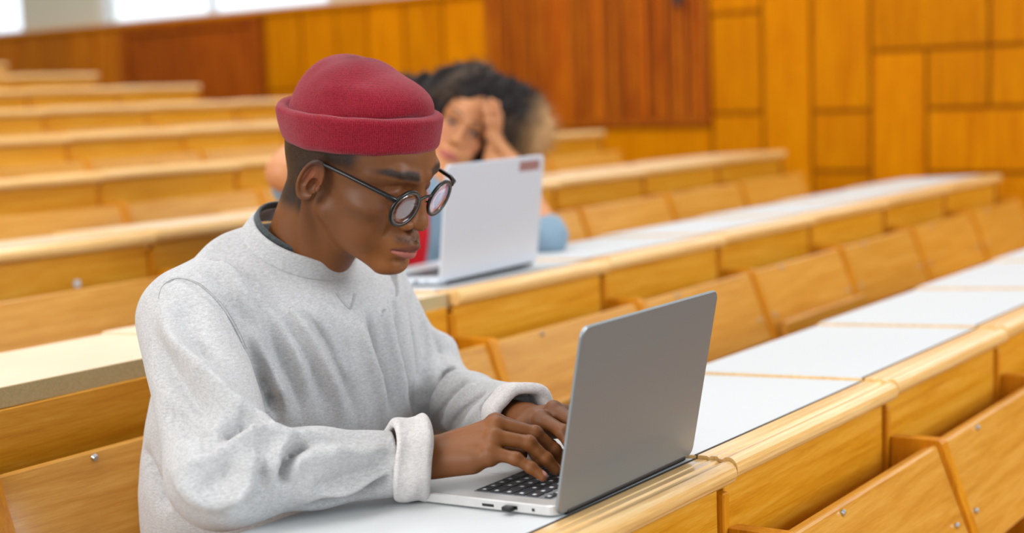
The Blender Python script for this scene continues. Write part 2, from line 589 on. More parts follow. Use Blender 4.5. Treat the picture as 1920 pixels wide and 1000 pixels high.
# slatted acoustic panel with frame
fr = MB()
fr.box((XW - .03, 3.47, 1.035), (XW + .02, 3.51, 1.79), .004).box((XW - .03, 4.81, 1.035), (XW + .02, 4.85, 1.79), .004).box((XW - .03, 3.51, 1.035), (XW + .02, 4.81, 1.075), .004)
frame = fr.build('slat_frame', W_RED, wall_right)
random.seed(5)
n = 34
for i in range(n):
    y = 3.515 + i * (1.29 / n)
    MB().box((XW - .02 - random.uniform(0, .012), y + .003, 1.075), (XW + .014, y + 1.29 / n - .004, 1.79), .003).build('slat', W_RED, wall_right)
hk = MB().box((0, -.012, -.05), (.012, .012, .05), .004).box((-.035, -.010, -.045), (-.022, .010, .045), .004).tube([(.0, 0, .03), (-.03, 0, .03)], .005).tube([(.0, 0, -.03), (-.03, 0, -.03)], .005)
o = hk.build('door_handle', plain('dark_iron', srgb(48, 42, 40), .5), None, (XW - .045, 3.62, 1.68))
tag(o, 'small dark metal pull handle near the right edge of the slatted wall panel', 'handle')
# door between the dado panels
DOORM = wood('door_wood', (srgb(128, 50, 0), srgb(156, 70, 0), srgb(182, 94, 2)), scale=(10, 10, .8), rough=.5, coat=.0, var=.12, bump=.02, spec=.15)
d = st('door_1', MB().box((XW - .035, 6.62, .5), (XW + .02, 6.68, ZT - .035), .004).box((XW - .035, 7.90, .5), (XW + .02, 7.96, ZT - .035), .004).box((XW - .035, 6.68, ZT - .09), (XW + .02, 7.90, ZT - .035), .004), DOORM)
for a, b in ((6.69, 7.285), (7.295, 7.89)):
    lf = MB().box((XW - .02, a, .5), (XW + .015, b, ZT - .095), .003).build('door_leaf', DOORM, d)
    MB().box((XW - .03, a + .09, .6), (XW - .018, b - .09, ZT - .2), .006).build('leaf_panel', DOORM, lf)
MB().tube([(XW - .02, 7.27, 1.35), (XW - .06, 7.27, 1.35), (XW - .06, 7.20, 1.35)], .008).build('door_handle', STEEL, d)

# ---- desks -------------------------------------------------------------------
STEPUP = .0045


def warp(mb):
    mb.v = [(x, y, z + STEPUP * (1 - x / SEG)) for x, y, z in mb.v]
    return mb


def lip_profile():
    p = []
    for a in range(-90, 136, 25):  # rounded nose
        t = math.radians(a)
        p.append((.0125 - .0125 * math.cos(t), LZ - .0145 + .0145 * math.sin(t)))
    p += [(.0225, LZ - .0042), (.026, LZ - .0036), (.028, LZ - .0012), (.037, LZ - .0016), (.0385, LZ - .0035), (.041, LZ - .0035), (.0425, LZ - .0022), (.056, LZ - .0028), (.058, LZ - .026), (.0125, LZ - .029)]
    return p[::-1]


top_mesh = warp(MB().prof([(.0595, LZ - .026), (.372, LZ - .041), (.374, LZ - .038), (.374, LZ - .021), (.371, LZ - .0185), (.0595, LZ - .003)], .0012, SEG - .0012)).mesh('desktop', LAMI)
for p_ in top_mesh.polygons: pass
lip_mesh = warp(MB().prof(lip_profile(), .0008, SEG - .0008)).mesh('edge_lip', W_LIP)
line_mesh = warp(MB().prof([(.0575, LZ - .024), (.0605, LZ - .024), (.0605, LZ - .0026), (.0575, LZ - .0026)], .001, SEG - .001)).mesh('joint_line', BLACKLINE)
band_mesh = warp(MB().prof([(.058, LZ - .027), (.372, LZ - .0415), (.3735, LZ - .0192), (.058, LZ - .0035)], -.0006, .0014)).mesh('side_edging', W_LIP)
panel_mesh = MB().box((.005, .022, .20), (SEG - .013, .040, LZ - .027), .0015).mesh('front_panel', W_PANEL)
post_mesh = MB().box((-.012, .014, .0), (.004, .34, LZ - .040), .002).mesh('side_panel', W_EDGE)
top_beige = top_mesh.copy(); top_beige.materials.clear(); top_beige.materials.append(plain('beige_laminate', srgb(222, 190, 150), .45, nscale=20, namt=.04, spec=.3))
top_old = warp(MB().prof([(.030, LZ - .030), (.372, LZ - .045), (.374, LZ - .042), (.374, LZ - .021), (.371, LZ - .0185), (.030, LZ - .0015)], .0012, SEG - .0012)).mesh('worn_desktop', LAMI_OLD)
chip_mesh = warp(MB().box((.0012, .0275, LZ - .030), (SEG - .0012, .0298, LZ - .0018), .0005)).mesh('chipboard_edge', CHIP)


def Rz(z): return LZ + z


bracket_prof = [(.013, Rz(-.086)), (-.062, Rz(-.084)), (-.067, Rz(-.089)), (-.132, Rz(-.27)), (-.150, Rz(-.44)), (-.120, Rz(-.50)), (.013, Rz(-.42))]
bracket_mesh = MB().prof(bracket_prof, -.002, .021).mesh('bracket', W_EDGE)


def reclined(y0, z0, y1, z1, th, bev=.005):
    """board outline between two front points, th thick towards the back, softened corners"""
    dy, dz = y1 - y0, z1 - z0
    L = math.hypot(dy, dz); t = (dy / L, dz / L); nrm = (-t[1], t[0])  # pointing back (+y)
    if nrm[0] < 0: nrm = (-nrm[0], -nrm[1])
    P = lambda a, b: (y0 + t[0] * a + nrm[0] * b, z0 + t[1] * a + nrm[1] * b)
    pts = [P(0, bev), P(bev * .3, bev * .3), P(bev, 0), P(L - bev, 0), P(L - bev * .3, bev * .3), P(L, bev), P(L, th - bev * .5), P(L - bev * .5, th), P(bev * .5, th), P(0, th - bev * .5)]
    return pts


def oriented(pts):
    a = sum(p[0] * q[1] - q[0] * p[1] for p, q in zip(pts, pts[1:] + pts[:1]))
    return pts if a > 0 else pts[::-1]


back_mesh = MB().prof(oriented(reclined(-.0585, Rz(-.090), -.121, Rz(-.256), .024)), .0215, SEG - .0025).mesh('backrest', W_BACK)
seat_dn = MB().prof(oriented([(-.15, Rz(-.44)), (-.15, Rz(-.42)), (-.25, Rz(-.425)), (-.40, Rz(-.418)), (-.47, Rz(-.422)), (-.478, Rz(-.432)), (-.47, Rz(-.442)), (-.25, Rz(-.446))]), .03, SEG - .012).mesh('seat', W_BACK)
seat_up = MB().prof(oriented(reclined(-.142, Rz(-.212), -.172, Rz(-.455), .019)), .03, SEG - .012).mesh('seat', W_BACK)
bolt_mesh = MB().tube([(0, 0, 0), (0, -.004, -.0015)], [.0055, .004], 10).mesh('bolt', STEEL)

ORD = ['first', 'second', 'third', 'fourth', 'fifth', 'sixth', 'seventh', 'eighth', 'ninth', 'tenth', 'eleventh']
ROWN = ['front row', 'row of the woman', 'third row', 'fourth row', 'fifth row', 'sixth row', 'seventh row', 'eighth row', 'hindmost row']
ROWJ = [range(1, 8), range(1, 10), range(1, 10), range(1, 10), range(2, 10), range(3, 10), range(4, 10), range(6, 10), range(8, 10)]
SPECIAL = {(0, 2): 'white-topped wooden desk under the open silver laptop of the typing man',
           (0, 1): 'white-topped wooden desk below the right elbow of the man in the grey sweatshirt',
           (0, 3): 'white-topped desk just right of the typing man\'s laptop, with a chipped front edge',
           (1, 2): 'worn beige desk with bare chipboard edge left of the man in the sweatshirt',
           (1, 4): 'wooden desk carrying the silver laptop of the woman',
           (1, 3): 'beige desk with chipboard edge mostly hidden behind the man in the sweatshirt',
           (1, 1): 'beige desk of the second row at the left border of the photo'}
for k, js in enumerate(ROWJ):
    for j in js:
        nr = 10 - j
        loc = (JX(j), D0 + PITCH * k, RISE * k)
        d = empty('lecture_desk', loc)
        if (k, j) in SPECIAL: lab = SPECIAL[k, j]
        elif k == 0: lab = 'white-topped wooden desk in the front row, %s right of the man\'s laptop' % ORD[j - 3]
        else: lab = 'wooden desk unit in the %s, %s from the right wall' % (ROWN[k], ORD[nr - 1])
        tag(d, lab, 'desk', 'fixed desks of the %s' % ROWN[k])
        old = (k, j) in ((1, 1), (1, 2), (1, 3))
        if old:
            link('desktop', top_old, None, d); link('chipboard_edge', chip_mesh, None, d)['label'] = 'bare chipboard front edge'
        else:
            tp = link('desktop', top_beige if k > 1 else top_mesh, None, d)
            link('side_edging', band_mesh, None, tp)
            lp = link('edge_lip', lip_mesh, None, d)
            if k < 3: link('joint_line', line_mesh, None, lp)
        link('front_panel', panel_mesh, None, d)
        link('side_panel', post_mesh, None, d)
        if j == 9: link('side_panel', post_mesh, None, d, (SEG + .008, 0, 0))
        b = empty('bench_seat', (JX(j), D0 + PITCH * k, RISE * k))
        if k == 0: lab = 'wooden bench backrest in the lowest row, %s' % ('below the typing man\'s desk' if j == 2 else 'below the typing man\'s elbow' if j == 1 else '%s right of his laptop' % ORD[j - 3])
        else: lab = 'wooden bench seat before the %s desks, %s from the right wall' % (ROWN[k], ORD[nr - 1])
        tag(b, lab, 'seat', 'bench seats before the %s' % ROWN[k])
        br = link('backrest', back_mesh, None, b)
        link('bracket', bracket_mesh, None, b)
        if j == 9: link('bracket', bracket_mesh, None, b, (SEG, 0, 0))
        up = (k, j) in ((1, 4), (1, 6), (2, 8), (3, 5), (2, 3))
        s_ = link('seat', seat_up if up else seat_dn, None, b)
        if k < 2:
            for x in (.05, SEG - .035): link('bolt', bolt_mesh, None, br, (x, -.1005, Rz(-.2)))
            link('screw', bolt_mesh, None, br, (.17, -.0625, Rz(-.1)))['label'] = 'small dark screw'
# small round white sticker on a desk front further back
tag(MB().tube([(0, 0, 0), (0, -.002, 0)], .009, 16).build('sticker', WHITEP, None, (1.869, D0 + 2 * PITCH + .0215, LZ + 2 * RISE - .09)), 'small round pale sticker on a desk front panel at the left', 'sticker')

# luminaire housings under the ceiling
for (lx, ly), wh in zip(LAMPS, ('nearest the camera, over the typing man', 'over the right part of the front rows', 'over the left part of the rear rows', 'over the rear rows by the right wall')):
    lb = MB().box((-1.35, -.70, 0), (1.35, -.66, .14)).box((-1.35, .66, 0), (1.35, .70, .14)).box((-1.35, -.66, 0), (-1.31, .66, .14)).box((1.31, -.66, 0), (1.35, .66, .14)).box((-1.35, -.70, .14), (1.35, .70, .18))
    o = lb.build('ceiling_lamp', WHITEP, None, (lx, ly, 5.02))
    tag(o, 'long white box luminaire under the ceiling, ' + wh, 'lamp', 'ceiling luminaires')
# ================================================================== the typing man
QH = 0.0014   # grid step for skin
QS = 0.0026   # grid step for cloth


def frame(fwd, roll=0.0):
    """rotation whose columns are right, forward, up"""
    f = Vector(fwd).normalized()
    r = f.cross(Vector((0, 0, 1))).normalized()
    u = r.cross(f)
    r2 = r * math.cos(roll) + u * math.sin(roll); u2 = u * math.cos(roll) - r * math.sin(roll)
    return np.array([r2, f, u2], dtype=np.float32)   # rows: local axes in world


H_O = V3(1.400, 1.290, 1.155)
_ps = math.radians(26.5); _yw = math.radians(7)
H_R = frame((math.sin(_yw) * math.cos(_ps), -math.cos(_yw) * math.cos(_ps), -math.sin(_ps)), math.radians(-6))
H_S = 1.03
toL = lambda P: ((P - H_O) @ H_R.T) / H_S
toW = lambda p: (np.asarray(p, dtype=np.float32) * H_S) @ H_R + H_O


HT_O = V3(1.402, 1.278, 1.203)
_hp = math.radians(6)
HT_R = frame((0, -math.cos(_hp), -math.sin(_hp)), math.radians(-2))


def dome_sdf(p):
    d = ell(p, (0, -.008, .004), (.0830, .1020, .0910))
    d = smin(d, ell(p, (0, .052, .034), (.062, .049, .038)), .018)
    d = smin(d, ell(p, (0, -.020, .052), (.056, .062, .046)), .02)
    d = ridge(p, d, [([(.060, -.045, .085), (.02, -.010, .105), (-.03, -.005, .105)], .014, -.0045),
                     ([(.070, .030, .014), (.050, .078, .016), (.0, .106, .020)], .009, -.0110),
                     ([(.074, -.05, .018), (.076, .0, .022), (.066, .055, .012)], .012, -.0018),
                     ([(.068, .0, .060), (.052, .050, .058)], .012, .0020)])
    return d - .0005 * vnoise(p, 90, 3)


def head_sdf(q, female=False):
    """head in its own frame: x right, y forward, z up, origin between the ears"""
    x = np.abs(q[:, 0])
    p = q.copy(); p[:, 0] = x
    d = ell(p, (0, -.012, .048), (.0735, .097, .084))
    d = smin(d, ell(p, (0, .036, .036), (.060, .060, .058)), .03)
    d = smin(d, ell(p, (0, .036, -.020), (.0600, .058, .066)), .02)
    d = smin(d, ell(p, (0, -.049, .002), (.056, .044, .056)), .03)
    # jaw
    d = smin(d, cap(p, (.047, .010, -.045), (.018, .086, -.090), .0150, .0120), .022)
    d = smin(d, ell(p, (0, .040, -.066), (.044, .050, .032)), .02)
    d = smin(d, ell(p, (0, .097, -.089), (.021, .0140, .0130)), .014)
    # cheek bones and cheeks
    d = smin(d, ell(p, (.046, .058, -.012), (.021, .026, .015)), .018)
    d = smin(d, ell(p, (.036, .062, -.045), (.022, .022, .024)), .018)
    # muzzle round the mouth
    d = smin(d, ell(p, (0, .094, -.057), (.028, .024, .026)), .016)
    # brow
    d = smin(d, cap(p, (.010, .0955, .036), (.036, .0845, .040), .0075, .0075), .012)
    d = smin(d, cap(p, (.036, .0845, .040), (.054, .060, .030), .0075, .007), .012)
    # eye sockets
    d = smax(d, -ell(p, (.0325, .1035, .0170), (.0195, .0165, .0125)), .009)
    # eyeball under lowered lid
    eye = sph(p, (.0315, .0780, .0150), .0138)
    d = smin(d, eye, .004)
    # nose
    d = smin(d, cap(p, (0, .0945, .030), (0, .1125, -.012), .0060, .0080), .009)
    d = smin(d, ell(p, (0, .1130, -.0205), (.0115, .0120, .0100)), .007)
    d = smin(d, ell(p, (.0155, .1025, -.0240), (.0088, .0110, .0080)), .005)
    d = smax(d, -ell(p, (.0080, .1100, -.0320), (.0050, .0070, .0045)), .003)
    # crease beside the nose wing and under the nose
    d = ridge(p, d, [([(.0240, .095, -.018), (.027, .091, -.030), (.031, .088, -.044)], .0035, -.0016)])
    # lips
    up = cap(p, (0, .1180, -.0510), (.019, .1025, -.0580), .0062, .0030)
    lo = cap(p, (0, .1135, -.0640), (.016, .1025, -.0630), .0078, .0036)
    lips = np.minimum(up, lo)
    d = smin(d, lips, .0045)
    d = ridge(p, d, [([(0, .126, -.0578), (.013, .117, -.0588), (.0250, .1020, -.0602)], .0017, -.0036),
                     ([(0, .1120, -.0370), (0, .1150, -.0480)], .0032, -.0016),
                     ([(0, .112, -.0755), (.014, .106, -.0750)], .006, -.0034)])
    # lid crease and lash line
    d = ridge(p, d, [([(.0190, .0900, .0190), (.0310, .0930, .0240), (.0440, .0850, .0190)], .0018, -.0016),
                     ([(.0205, .0895, .0090), (.0310, .0925, .0062), (.0430, .0855, .0080)], .0011, -.0022),
                     ([(.0215, .0890, .0000), (.0320, .0900, -.0045), (.0430, .0840, -.0010)], .0030, -.0010)])
    # ears: rim, bowl, lobe
    m = local(p, [(.074, -.012, 0)], .05)
    if m.any():
        e = p[m]
        A = rotm(math.radians(-14), 0, 0) @ rotm(0, 0, math.radians(22))
        c = V3(.0745, -.006, -.0065)
        s = ((e - c) @ A) * V3(1.1, 1.28, 1.04)          # local: x out, y forward, z up
        plate = ell(s, (0.002, -.004, .002), (.0055, .0185, .0300))
        plate = smin(plate, ell(s, (.000, .004, -.022), (.0050, .0095, .0110)), .006)
        rim = np.sqrt((np.sqrt((s[:, 1] + .004) ** 2 / .0172 ** 2 + (s[:, 2] - .003) ** 2 / .0285 ** 2) - 1) ** 2 * .021 ** 2 + (s[:, 0] - .006) ** 2) - .0034
        rim = np.where((s[:, 1] > .010) & (s[:, 2] < .004), 1, rim)
        ea = smin(plate, rim, .0035)
        ea = smax(ea, -ell(s, (.0085, .003, -.0035), (.0100, .0090, .0125)), .0025)
        ea = smax(ea, -cap(s, (.0075, -.009, .016), (.0075, -.0115, -.006), .0036), .0025)
        ea = smin(ea, sph(s, (.004, .0125, -.004), .0045), .003)
        dm = smin(d[m], ea, .004)
        d[m] = dm
    return d


def lip_mask(q):
    x = np.abs(q[:, 0]); z = q[:, 2]; y = q[:, 1]
    top = -.0465 - .30 * x + np.where(x < .006, -(.006 - x) * .35, 0)
    bot = -.0722 + .42 * np.maximum(x - .004, 0)
    t = np.minimum(top - z, z - bot)
    return sstep(t, -.0006, .0016) * (y > .085) * (x < .0255)


SK = dict(base=srgb(114, 68, 34), dark=srgb(84, 47, 22), warm=srgb(142, 84, 36), lip=srgb(172, 100, 92), lipd=srgb(104, 56, 48), hair=srgb(26, 20, 18), palm=srgb(190, 130, 100))


def man_skin_col(V):
    n = len(V)
    C = np.tile(V3(*SK['base']), (n, 1))
    C = lerp(C, V3(*SK['warm']), .35 + .35 * vnoise(V, 28, 3))
    C = lerp(C, V3(*SK['dark']), np.clip(.25 * vnoise(V, 70, 5), 0, 1))
    q = toL(V)
    near = (np.abs(q) < .16).all(1)
    x = np.abs(q[:, 0]); y = q[:, 1]; z = q[:, 2]
    fn = np.random.RandomState(4).uniform(0, 1, n).astype(np.float32)
    # brows
    bz = .0405 + .0035 * np.sin((x - .012) / .050 * 2.4) - np.maximum(x - .048, 0) * .30
    bm = sstep(.0084 - np.abs(z - bz) - np.clip((x - .03) * .10, 0, .003), 0, .005) * sstep(x, .010, .016) * sstep(.068 - x, 0, .018) * (y > .02)
    C = lerp(C, V3(*SK['hair']), near * bm * (.80 + .20 * fn))
    # eyelid tone, lashes
    em = np.exp(-(((x - .031) / .017) ** 2 + ((z - .014) / .012) ** 2) * 1.2) * (y > .06)
    C = lerp(C, V3(*srgb(112, 66, 40)), near * em * .55)
    lz = .0062 + ((x - .031) / .012) ** 2 * .0022
    C = lerp(C, V3(*SK['hair']), near * (np.abs(z - lz) < .0013) * (np.abs(x - .0315) < .0125) * (y > .07) * .95)
    # moustache shadow and chin beard
    mm = np.exp(-((z + .0445) / .006) ** 2) * sstep(.030 - x, 0, .010) * (y > .08)
    C = lerp(C, V3(*SK['hair']), near * mm * (.35 + .45 * fn))
    cb = sstep(-z, .092, .108) * sstep(.030 - x, 0, .014) * (y > .045)
    C = lerp(C, V3(*SK['hair']), near * cb * (.30 + .5 * fn))
    sp = np.exp(-((z + .0795) / .004) ** 2 - (x / .009) ** 2) * (y > .08)
    C = lerp(C, V3(*SK['hair']), near * sp * .5 * fn)
    # lips
    lm = lip_mask(q) * near
    lower = (z < -.0600)
    C = lerp(C, V3(*SK['lipd']), lm * (~lower) * .8)
    C = lerp(C, V3(*SK['lip']), lm * lower * .9)
    # nostrils
    nm = np.exp(-(((x - .0075) / .004) ** 2 + ((z + .034) / .004) ** 2)) * (y > .10)
    C = lerp(C, V3(*srgb(40, 20, 14)), near * nm * .8)
    # cropped hair at the temples, behind the ears and down the nape
    hl = np.where(y > .0, .017 + y * .34, np.where(y > -.022, .006 + (y + .022) * .5, -.062 + (y + .022) * .25))
    hm = sstep(z - hl, -.012, .012) * (y < .052) * sstep(.052 - y, 0, .02)
    C = lerp(C, V3(*SK['hair']), near * np.clip(hm * (.92 + .25 * (fn - .5)), 0, 1) * (z > -.095))
    # inside of the ear a little redder
    er = np.exp(-(((x - .080) / .012) ** 2 + ((y + .006) / .014) ** 2 + (z / .018) ** 2))
    C = lerp(C, V3(*srgb(150, 78, 50)), er * .5)
    # finger nails
    for H in (HR, HL):
        for f in 'imrp':
            b = np.array(H[f + '2']); t = np.array(H[f + '3']); v = (t - b) / np.linalg.norm(t - b)
            up = np.array((0, 0, 1.)) - v * v[2]; up /= np.linalg.norm(up)
            c = t + v * .0015 + up * .0062
            d = V - c.astype(np.float32)
            al = d @ v.astype(np.float32); ac = np.sqrt(np.maximum((d * d).sum(1) - al * al, 0))
            C = lerp(C, V3(*srgb(206, 150, 138)), sstep(1 - np.sqrt((al / .0066) ** 2 + (ac / .0052) ** 2), 0, .25) * .9)
            # the paler under side of the finger ends
            C = lerp(C, V3(*srgb(196, 136, 118)), np.exp(-(((V - (t + v * .003 - up * .004)) ** 2).sum(1)) / .006 ** 2) * .6)
    return np.clip(C, 0, 1)


# ---- hands ---------------------------------------------------------------------
HR = {'w': (1.2600, 1.0840, .8210),
      'i0': (1.3345, 1.0240, .8516), 'i1': (1.3655, .9918, .8345), 'i2': (1.3800, .9779, .8170), 'i3': (1.3900, .9685, .8035),
      'm0': (1.3161, 1.0101, .8534), 'm1': (1.3460, .9754, .8403), 'm2': (1.3600, .9580, .8190), 'm3': (1.3694, .9527, .8028),
      'r0': (1.2976, 1.0002, .8442), 'r1': (1.3225, .9676, .8351), 'r2': (1.3325, .9510, .8157), 'r3': (1.3408, .9434, .8019),
      'p0': (1.2850, .9973, .8289), 'p1': (1.2977, .9692, .8220), 'p2': (1.3050, .9530, .8114), 'p3': (1.3095, .9400, .8016),
      't0': (1.300, 1.062, .828), 't1': (1.338, 1.034, .815), 't2': (1.366, 1.012, .806)}
HL = {'w': (1.4425, 1.0606, .8297),
      'i0': (1.3818, .9919, .8484), 'i1': (1.3704, .9511, .8394), 'i2': (1.3650, .9333, .8187), 'i3': (1.3634, .9241, .8030),
      'm0': (1.4023, .9864, .8567), 'm1': (1.3915, .9422, .8423), 'm2': (1.3862, .9239, .8188), 'm3': (1.3839, .9141, .8030),
      'r0': (1.4214, .9850, .8482), 'r1': (1.4130, .9407, .8368), 'r2': (1.4089, .9203, .8177), 'r3': (1.4067, .9100, .8030),
      'p0': (1.4391, .9896, .8372), 'p1': (1.4353, .9534, .8294), 'p2': (1.4334, .9370, .8159), 'p3': (1.4313, .9268, .8030),
      't0': (1.405, 1.035, .826), 't1': (1.376, 1.000, .814), 't2': (1.352, .975, .806)}

for H_ in (HR, HL):
    for k_ in H_:
        if k_ != 'w': H_[k_] = (H_[k_][0], H_[k_][1], H_[k_][2] + .005)


def hand_sdf(P, H):
    """five fingers, palm, knuckles; H holds the joints"""
    w = H['w']
    rad = {'i': (.0098, .0090, .0080, .0071), 'm': (.0100, .0092, .0081, .0072), 'r': (.0096, .0087, .0077, .0068), 'p': (.0086, .0076, .0067, .0060)}
    d = None
    for f in 'imrp':
        a, b, c, e = (H[f + str(k)] for k in range(4))
        r = rad[f]
        g = cap(P, a, b, r[0], r[1] * .94)
        g = smin(g, sph(P, b, r[1] * 1.05), .004)
        g = smin(g, cap(P, b, c, r[1] * .95, r[2] * .95), .003)
        g = smin(g, sph(P, c, r[2] * 1.03), .003)
        g = smin(g, cap(P, c, e, r[2], r[3]), .003)
        d = g if d is None else smin(d, g, .0025)
    wv = np.array(w)
    palm = None
    for f in 'imrp':
        a = np.array(H[f + '0'])
        lowr = a + (0, 0, -.0055)
        g = cap(P, tuple(wv + (a - wv) * .12), tuple(lowr), .0155, .0118)
        palm = g if palm is None else smin(palm, g, .010)
    d = smin(d, palm, .0065)
    for f in 'imrp':
        a = np.array(H[f + '0']); d = smin(d, sph(P, a + (0, 0, .0015), .0085 if f != 'p' else .0075), .006)
    # heel of the hand, thumb
    pk = np.array(H['p0'])
    d = smin(d, cap(P, tuple(wv * .75 + pk * .25 + (0, 0, -.010)), tuple(wv * .25 + pk * .75 + (0, 0, -.011)), .0150, .0125), .012)
    t = smin(cap(P, w, H['t0'], .0145, .0135), cap(P, H['t0'], H['t1'], .0125, .0098), .008)
    t = smin(t, cap(P, H['t1'], H['t2'], .0100, .0080), .003)
    d = smin(d, t, .009)
    # tendons over the back of the hand, knuckle creases
    fo = []
    for f in 'imrp':
        a = np.array(H[f + '0'])
        fo.append(([tuple(wv + (a - wv) * .35 + (0, 0, .012)), tuple(wv + (a - wv) * .92 + (0, 0, .010))], .0038, .0014))
    for f in 'imrp':
        b = np.array(H[f + '1']); c = np.array(H[f + '2'])
        v = c - np.array(H[f + '0']); s = np.cross(v, (0, 0, 1)); s = s / np.linalg.norm(s) * .006
        for k in (-.003, 0, .003):
            u = b + v / np.linalg.norm(v) * k + (0, 0, .0085)
            fo.append(([tuple(u - s), tuple(u + s)], .0009, -.0007))
    return ridge(P, d, fo)


ARM_R = [(1.222, 1.430, .972), (1.080, 1.222, .830), HR['w']]
ARM_L = [(1.552, 1.430, .968), (1.615, 1.362, .800), HL['w']]


def neck_sdf(P):
    """neck down to the collar"""
    a = toW([(0, -.034, -.020)])[0]
    d = cap(P, tuple(a), (1.399, 1.412, 1.015), .052, .052)
    a2 = toW([(0, .006, -.060)])[0]
    d = smin(d, cap(P, tuple(a2), (1.400, 1.390, 1.010), .042, .043), .03)
    for s in (-1, 1):   # the tendon running from behind the ear to the pit of the neck
        q = toW([(s * .058, -.026, -.034)])[0]
        d = smin(d, cap(P, tuple(q), (1.400 - s * .022, 1.362, 1.005), .010, .010), .016)
    return d


def headneck(P):
    d = head_sdf(toL(P)) * H_S
    h = (P - HT_O) @ HT_R.T
    m = h[:, 2] > .002
    d[m] = np.maximum(d[m], dome_sdf(h[m]) + .0035)
    return smin(d, neck_sdf(P), .014)


def cut(P, d, pt, nrm):
    n = np.array(nrm, dtype=np.float32); n = n / np.linalg.norm(n)
    return np.maximum(d, (P - V3(*pt)) @ n)


def arm_part(P, H, A):
    return smin(hand_sdf(P, H), cap(P, A[2], tuple(np.array(A[2]) * .45 + np.array(A[1]) * .55), .0245, .026), .010)


def torso_body(P):
    d = cap(P, (1.40, 1.405, .93), (1.40, 1.50, .60), .115, .125)
    d = smin(d, cap(P, (1.25, 1.43, .98), (1.55, 1.43, .98), .06), .06)
    for A in (ARM_R, ARM_L):
        d = smin(d, cap(P, A[0], A[1], .050, .040), .03)
        d = smin(d, cap(P, A[1], A[2], .040, .022), .01)
    for s in (-1, 1):
        d = smin(d, cap(P, (1.40 + s * .09, 1.50, .53), (1.40 + s * .12, 1.10, .535), .085, .062), .04)
        d = smin(d, cap(P, (1.40 + s * .12, 1.10, .535), (1.40 + s * .12, 1.13, .10), .058, .042), .02)
        d = smin(d, cap(P, (1.40 + s * .12, 1.15, .05), (1.40 + s * .13, .98, .035), .042, .03), .02)
    return smin(d, neck_sdf(P), .05)


SKIN = vcol('skin', rough=.50, spec=.38, sss=.08, bump=.14, bscale=900, bdist=.0008, mottle=.05, mscale=120)
man = empty('person', (1.40, 1.40, 0))
tag(man, 'person in red knit hat, round glasses and grey sweatshirt typing on a silver laptop', 'person')


def piece(fs, lo, hi, h): return sdf_net(fs, lo, hi, h)


def join(parts):
    Vs, Fs, n = [], [], 0
    for V, F in parts: Vs.append(V); Fs.append(F + n); n += len(V)
    return np.concatenate(Vs), np.concatenate(Fs)


parts_ = [piece(headneck, (1.24, 1.10, 1.00), (1.56, 1.50, 1.33), QH),
          piece(lambda P: arm_part(P, HR, ARM_R), (1.10, .90, .775), (1.43, 1.20, .90), QH),
          piece(lambda P: arm_part(P, HL, ARM_L), (1.32, .88, .775), (1.62, 1.22, .90), QH),
          piece(lambda P: torso_body(P) + .026, (.90, .85, -.02), (1.85, 1.75, 1.12), .012)]
V, F = join(parts_)
body = link('body', np_mesh('body', V - V3(1.40, 1.40, 0), F, SKIN, man_skin_col(V.astype(np.float32))), None, man)
# ---- sweatshirt ------------------------------------------------------------------
C_R = (1.078, 1.222, .830); C_L = (1.615, 1.362, .806)
W_R = np.array(HR['w']); W_L = np.array(HL['w'])
CU_R = (W_R * .84 + np.array(C_R) * .16 + (0, 0, -.003), W_R * 1.03 - np.array(C_R) * .03 + (0, 0, -.003))
CU_L = (W_L * .86 + np.array(C_L) * .14, W_L * 1.00 + np.array(C_L) * .0)


def torso_cloth(P):
    d = ell(P, (1.400, 1.405, .875), (.198, .128, .215))
    d = smin(d, ell(P, (1.385, 1.450, .700), (.215, .158, .280)), .08)
    d = smin(d, cap(P, (1.255, 1.430, .980), (1.535, 1.430, .980), .056), .06)
    d = smin(d, cap(P, (1.335, 1.425, 1.018), (1.465, 1.425, 1.018), .064), .05)
    return d


def sleeve(P, A, c, w, r0=.067, r1=.060, r2=.040):
    m = np.array(c) * .45 + np.array(w) * .55
    d = smin(cap(P, A[0], c, r0, r1), cap(P, c, tuple(m), r1 * .97, r1 * .74), .03)
    return smin(d, cap(P, tuple(m), tuple(w), r1 * .74, r2), .02)


def sweater_base(P):
    t = torso_cloth(P)
    a = smin(t, sleeve(P, ARM_R, C_R, CU_R[0]), .028)
    a = smin(a, sleeve(P, ARM_L, C_L, CU_L[0], .058, .057, .044), .028)
    a = smin(a, sph(P, (1.632, 1.352, .868), .024), .022)
    return a


